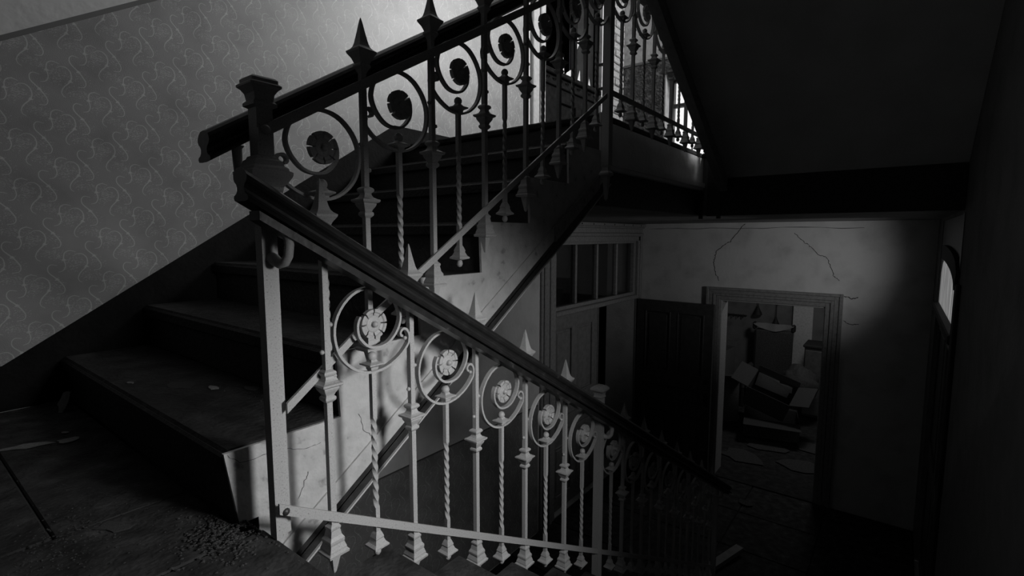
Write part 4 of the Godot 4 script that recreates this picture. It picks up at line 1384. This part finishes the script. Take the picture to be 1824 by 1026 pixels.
func build_store_room() -> void:
	carton("tilted open cardboard box lined with torn white paper, in the middle of the doorway", Vector3(-1.40, -2.41, -7.85), Vector3(0.42, -0.14, -0.34), Vector3(0.56, 0.34, 0.42), M.card_dark, true, [[0, 0.1, 0.24], [1, 0.5, 0.24], [2, 1.3, 0.08]])
	carton("closed dark box lying under the paper lined open box", Vector3(-1.35, LOW, -7.9), Vector3(0, 0.2, 0), Vector3(0.7, 0.26, 0.6), M.card_dark, false, [[2, 0.0, 0.3], [3, 0.0, 0.3]])
	carton("battered box with a lifted lid at the left edge of the doorway view", Vector3(-2.12, LOW, -8.15), Vector3(0, 0.4, 0), Vector3(0.46, 0.62, 0.44), M.card, false, [[1, 0.5, 0.3], [3, 0.6, 0.25], [0, 0.2, 0.2]])
	carton("box behind the open box, pushed against the armchair", Vector3(-2.42, LOW, -8.85), Vector3(0, -0.1, 0), Vector3(0.5, 0.95, 0.45), M.card, false, [[2, 0.3, 0.2], [3, 0.1, 0.22]])
	# armchair
	var t := thing("armchair", "dark high backed armchair with a pale cloth sagging over its top", "chair", Vector3(-1.62, LOW, -9.05))
	var st := new_st()
	cbox(st, -1.92, -1.33, LOW + 0.3, LOW + 0.44, -9.30, -8.75, 0.04)
	part("seat", st, M.cloth, t)
	st = new_st()
	cbox(st, -1.92, -1.33, LOW + 0.3, -1.58, -9.42, -9.30, 0.04)
	part("backrest", st, M.cloth, t)
	for x in [-1.945, -1.305]:
		st = new_st()
		cbox(st, x - 0.04, x + 0.04, LOW + 0.3, LOW + 0.66, -9.35, -8.77, 0.03)
		part("armrest", st, M.cloth, t)
		for z in [-9.35, -8.81]:
			st = new_st()
			cbox(st, x - 0.022, x + 0.022, LOW, LOW + 0.3, z - 0.022, z + 0.022, 0.005)
			part("leg", st, M.black, t)
	for x in [-1.92, -1.33]:
		st = new_st()
		cbox(st, x - 0.03, x + 0.03, -1.60, -1.47, -9.41, -9.31, 0.02)
		part("ear", st, M.black, t)
	st = new_st(true)
	for i in 12:
		for j in 5:
			var q := []
			for e in [[i, j], [i + 1, j], [i + 1, j + 1], [i, j + 1]]:
				var u: float = e[0] / 12.0; var v: float = e[1] / 5.0
				var sag := 0.10 * sin(PI * u)
				q.append(Vector3(lerpf(-1.93, -1.32, u), -1.48 - sag * v - 0.02 * v, -9.29 + 0.02 * sin(u * 14) - 0.06 * (1 - v)))
			quad(st, q[3], q[2], q[1], q[0])
	part("cloth_cover", st, M.scrap, t, "pale sagging cloth")
	# sack and cupboard
	st = new_st(true)
	t = thing("sack", "crumpled dark sack slumped right of the open box in the store room", "sack", Vector3(-1.2, LOW, -8.75))
	lump(st, Vector3(-1.08, LOW + 0.62, -8.45), Vector3(0.24, 0.28, 0.22), 4, 0.35)
	part("body", st, M.cloth, t)
	t = thing("cupboard", "low dark cupboard at the right side of the doorway view", "cupboard", Vector3(-0.85, LOW, -8.9))
	st = new_st()
	cbox(st, -1.08, -0.5, LOW + 0.06, -1.68, -9.2, -8.75, 0.01)
	cbox(st, -1.10, -0.48, -1.70, -1.66, -9.22, -8.73, 0.008)
	part("body", st, M.black, t)
	for x in [-1.07, -0.785]:
		st = new_st()
		cbox(st, x, x + 0.275, LOW + 0.1, -1.74, -8.752, -8.735, 0.006)
		var dr := part("door", st, M.door_dark, t)
		st = new_st(true)
		ball(st, Vector3(x + (0.24 if x < -1 else 0.035), LOW + 0.7, -8.728), 0.014, 10)
		part("knob", st, M.black, dr)
	# pale door leaf standing ajar at the back
	t = thing("door_leaf", "pale plain door leaf leaning at the back of the store room", "door", Vector3(-1.2, LOW, -9.52))
	st = new_st()
	cbox(st, -1.375, -1.08, LOW, -0.75, -9.56, -9.52, 0.006)
	part("board", st, M.pale_wood, t)
	# ornaments hung on the back wall
	var i := 0
	for q in [[-2.27, -1.42, "dark branching hook rail hung leftmost on the store room back wall"], [-1.92, -1.30, "small dark bell shaped lamp hung in the middle of the store room back wall"], [-1.63, -1.48, "small dark bell shaped lamp on a cord, nearest the pale door leaf"]]:
		t = thing("hook_rail" if i == 0 else "wall_lamp", q[2], "hook rail" if i == 0 else "lamp", Vector3(q[0], q[1], -9.59))
		if i == 0:
			st = new_st()
			cbox(st, q[0] - 0.16, q[0] + 0.16, q[1] - 0.012, q[1] + 0.012, -9.6, -9.57, 0.004)
			part("rail", st, M.black, t)
			for k in 4:
				st = new_st(true)
				var x: float = q[0] - 0.12 + 0.08 * k
				tube(st, [Vector3(x, q[1], -9.57), Vector3(x - 0.01, q[1] - 0.03, -9.53), Vector3(x, q[1] + 0.03, -9.51)], [0.009, 0.009, 0.006], 6)
				part("hook", st, M.black, t)
		else:
			st = new_st(true)
			lathe(st, Vector3(q[0], q[1] - 0.07, -9.53), Vector3.UP, [[0.075, 0.0], [0.06, 0.04], [0.035, 0.09], [0.018, 0.13], [0.012, 0.16], [0.0001, 0.165]], 12)
			part("shade", st, M.black, t)
			st = new_st(true)
			tube(st, [Vector3(q[0], q[1] + 0.08, -9.53), Vector3(q[0], q[1] + 0.16 + 0.14 * (i - 1), -9.55), Vector3(q[0], q[1] + 0.19 + 0.14 * (i - 1), -9.6)], [0.006, 0.006, 0.006], 6)
			part("cord", st, M.black, t)
			st = new_st()
			cbox(st, q[0] - 0.045, q[0] + 0.045, q[1] + 0.16 + 0.14 * (i - 1), q[1] + 0.22 + 0.14 * (i - 1), -9.6, -9.57, 0.008)
			part("wall_rose", st, M.black, t)
		i += 1
	# papers strewn over the floor
	for q in [[-1.45, -6.75, 0.32, 0.22, "large pale sheet lying just inside the doorway"], [-0.85, -6.9, 0.26, 0.2, "pale sheet lying by the right side of the doorway"], [-1.3, -7.3, 0.3, 0.2, "sheet lying in front of the stacked boxes"], [-0.7, -7.6, 0.3, 0.22, "sheet lying at the far right of the store room floor"], [-1.15, -5.55, 0.1, 0.07, "small scrap lying outside the doorway threshold"]]:
		flake("paper_sheet", q[4], "paper", Vector3(q[0], LOW + 0.013, q[1]), q[2], q[3], M.cloth, "")
	t = thing("plank", "short plank lying by the foot of the falling railing", "plank", Vector3(-1.03, LOW, -4.35))
	st = new_st()
	bar(st, Vector3(-1.12, LOW + 0.03, -4.2), Vector3(-0.98, LOW + 0.05, -4.62), 0.07, 0.04)
	part("board", st, M.door, t)

# ------------------------------------------------------------------ litter
func flake(called: String, label: String, category: String, at: Vector3, rx: float, rz: float, m: Material, group: String, tilt := Vector3.ZERO) -> void:
	var n := 11
	var top := []; var bot := []
	for i in n:
		var a := TAU * i / n
		var k := rng.randf_range(0.6, 1.1)
		var p := Vector3(cos(a) * rx * k, 0, sin(a) * rz * k)
		top.append(p + Vector3(0, 0.0012 + rng.randf_range(0, 0.0012), 0)); bot.append(p)
	var st := new_st()
	for i in n:
		var j := (i + 1) % n
		tri(st, Vector3(0, 0.0024, 0), top[j], top[i])
		tri(st, Vector3.ZERO, bot[i], bot[j])
		quad(st, bot[j], bot[i], top[i], top[j])
	var mi := MeshInstance3D.new()
	mi.name = numbered(called)
	mi.mesh = done(st)
	mi.material_override = m
	add_child(mi)
	mi.position = at
	mi.rotation = tilt
	mi.set_meta("label", label)
	mi.set_meta("category", category)
	if group != "": mi.set_meta("group", group)

func build_litter() -> void:
	var T1 := H + 0.175
	flake("plaster_flake", "longest pale plaster flake lying on the half landing at left", "plaster flake", Vector3(-2.11, H + 0.001, -0.275), 0.026, 0.075, M.scrap, "plaster flakes on the half landing", Vector3(0, -0.4, 0))
	flake("plaster_flake", "small pale flake lying right of the longest flake on the half landing", "plaster flake", Vector3(-2.07, H + 0.001, -0.36), 0.028, 0.03, M.scrap, "plaster flakes on the half landing")
	flake("plaster_flake", "tiny flake lying between the two pale flakes on the half landing", "plaster flake", Vector3(-2.16, H + 0.001, -0.37), 0.014, 0.012, M.scrap, "plaster flakes on the half landing")
	flake("paper_scrap", "torn dark scrap leaning upright against the first riser", "paper", Vector3(-2.44, H + 0.034, -0.425), 0.028, 0.042, M.scrap, "", Vector3(1.1, 0.5, 0.0))
	flake("plaster_flake", "small curled scrap lying near the wall end of the first tread", "plaster flake", Vector3(-1.955, T1 + 0.001, -0.505), 0.018, 0.012, M.scrap, "scraps on the first tread")
	flake("leaf_litter", "dark oval patch of grit in the middle of the first tread", "litter", Vector3(-1.80, T1 - 0.001, -0.60), 0.06, 0.04, M.black, "")
	flake("plaster_flake", "narrow scrap lying right of the dark patch on the first tread", "plaster flake", Vector3(-1.68, T1 + 0.001, -0.645), 0.03, 0.012, M.scrap, "scraps on the first tread")
	flake("plaster_flake", "scrap lying behind the newel post on the first tread", "plaster flake", Vector3(-1.58, T1 + 0.001, -0.715), 0.035, 0.018, M.crumb, "scraps on the first tread")
	flake("plaster_flake", "broad dirty flake near the bottom left of the half landing", "plaster flake", Vector3(-1.36, H + 0.001, -0.30), 0.05, 0.022, M.crumb, "plaster flakes on the half landing", Vector3(0, 0.5, 0))
	# grit and rubble nobody could count
	for q in [["rubble_heap", "heap of plaster rubble at the foot of the open side of the rising flight", "rubble", Vector3(-1.13, H, -0.44), 700, 0.06, 0.04, 0.0036, 0.010], ["floor_grit", "fine plaster grit strewn over the half landing", "grit", Vector3(-1.45, H, -0.36), 1300, 0.30, 0.16, 0.0017, 0.0], ["tread_grit", "fine grit along the back of the first tread", "grit", Vector3(-1.5, T1, -0.71), 420, 0.16, 0.035, 0.0018, 0.0], ["landing_grit", "coarse grit at the corner of the half landing by the newel", "grit", Vector3(-1.36, H, -0.2), 340, 0.08, 0.05, 0.0026, 0.0]]:
		var st := new_st()
		for i in q[4]:
			var u := Vector2(rng.randfn(0, q[5]), rng.randfn(0, q[6]))
			var r: float = q[7] * rng.randf_range(0.3, 1.3)
			var p: Vector3 = q[3] + Vector3(u.x, 0, u.y)
			if q[0] != "tread_grit": p.z = maxf(p.z, -0.455 if p.x < -1.15 else -0.49)
			else:
				p.z = clampf(p.z, -0.735, -0.50); p.x = minf(p.x, -1.17)
			p.x = maxf(p.x, -2.55)
			p.y += r * 0.5 + q[8] * maxf(0, 1.0 - u.length() / (q[5] * 1.5))
			var vs := []
			for k in 6:
				var dv: Vector3 = [Vector3(1, 0, 0), Vector3(0, 0, 1), Vector3(-1, 0, 0), Vector3(0, 0, -1), Vector3(0, 1, 0), Vector3(0, -1, 0)][k]
				vs.append(p + dv * r * Vector3(rng.randf_range(0.6, 1.3), rng.randf_range(0.35, 0.7), rng.randf_range(0.6, 1.3)))
			for k in 4:
				var j := (k + 1) % 4
				tri(st, vs[4], vs[j], vs[k]); tri(st, vs[5], vs[k], vs[j])
		var mi := MeshInstance3D.new()
		mi.name = numbered(q[0])
		mi.mesh = done(st)
		mi.material_override = M.crumb
		add_child(mi)
		mi.set_meta("kind", "stuff")
		mi.set_meta("label", q[1])
		mi.set_meta("category", q[2])
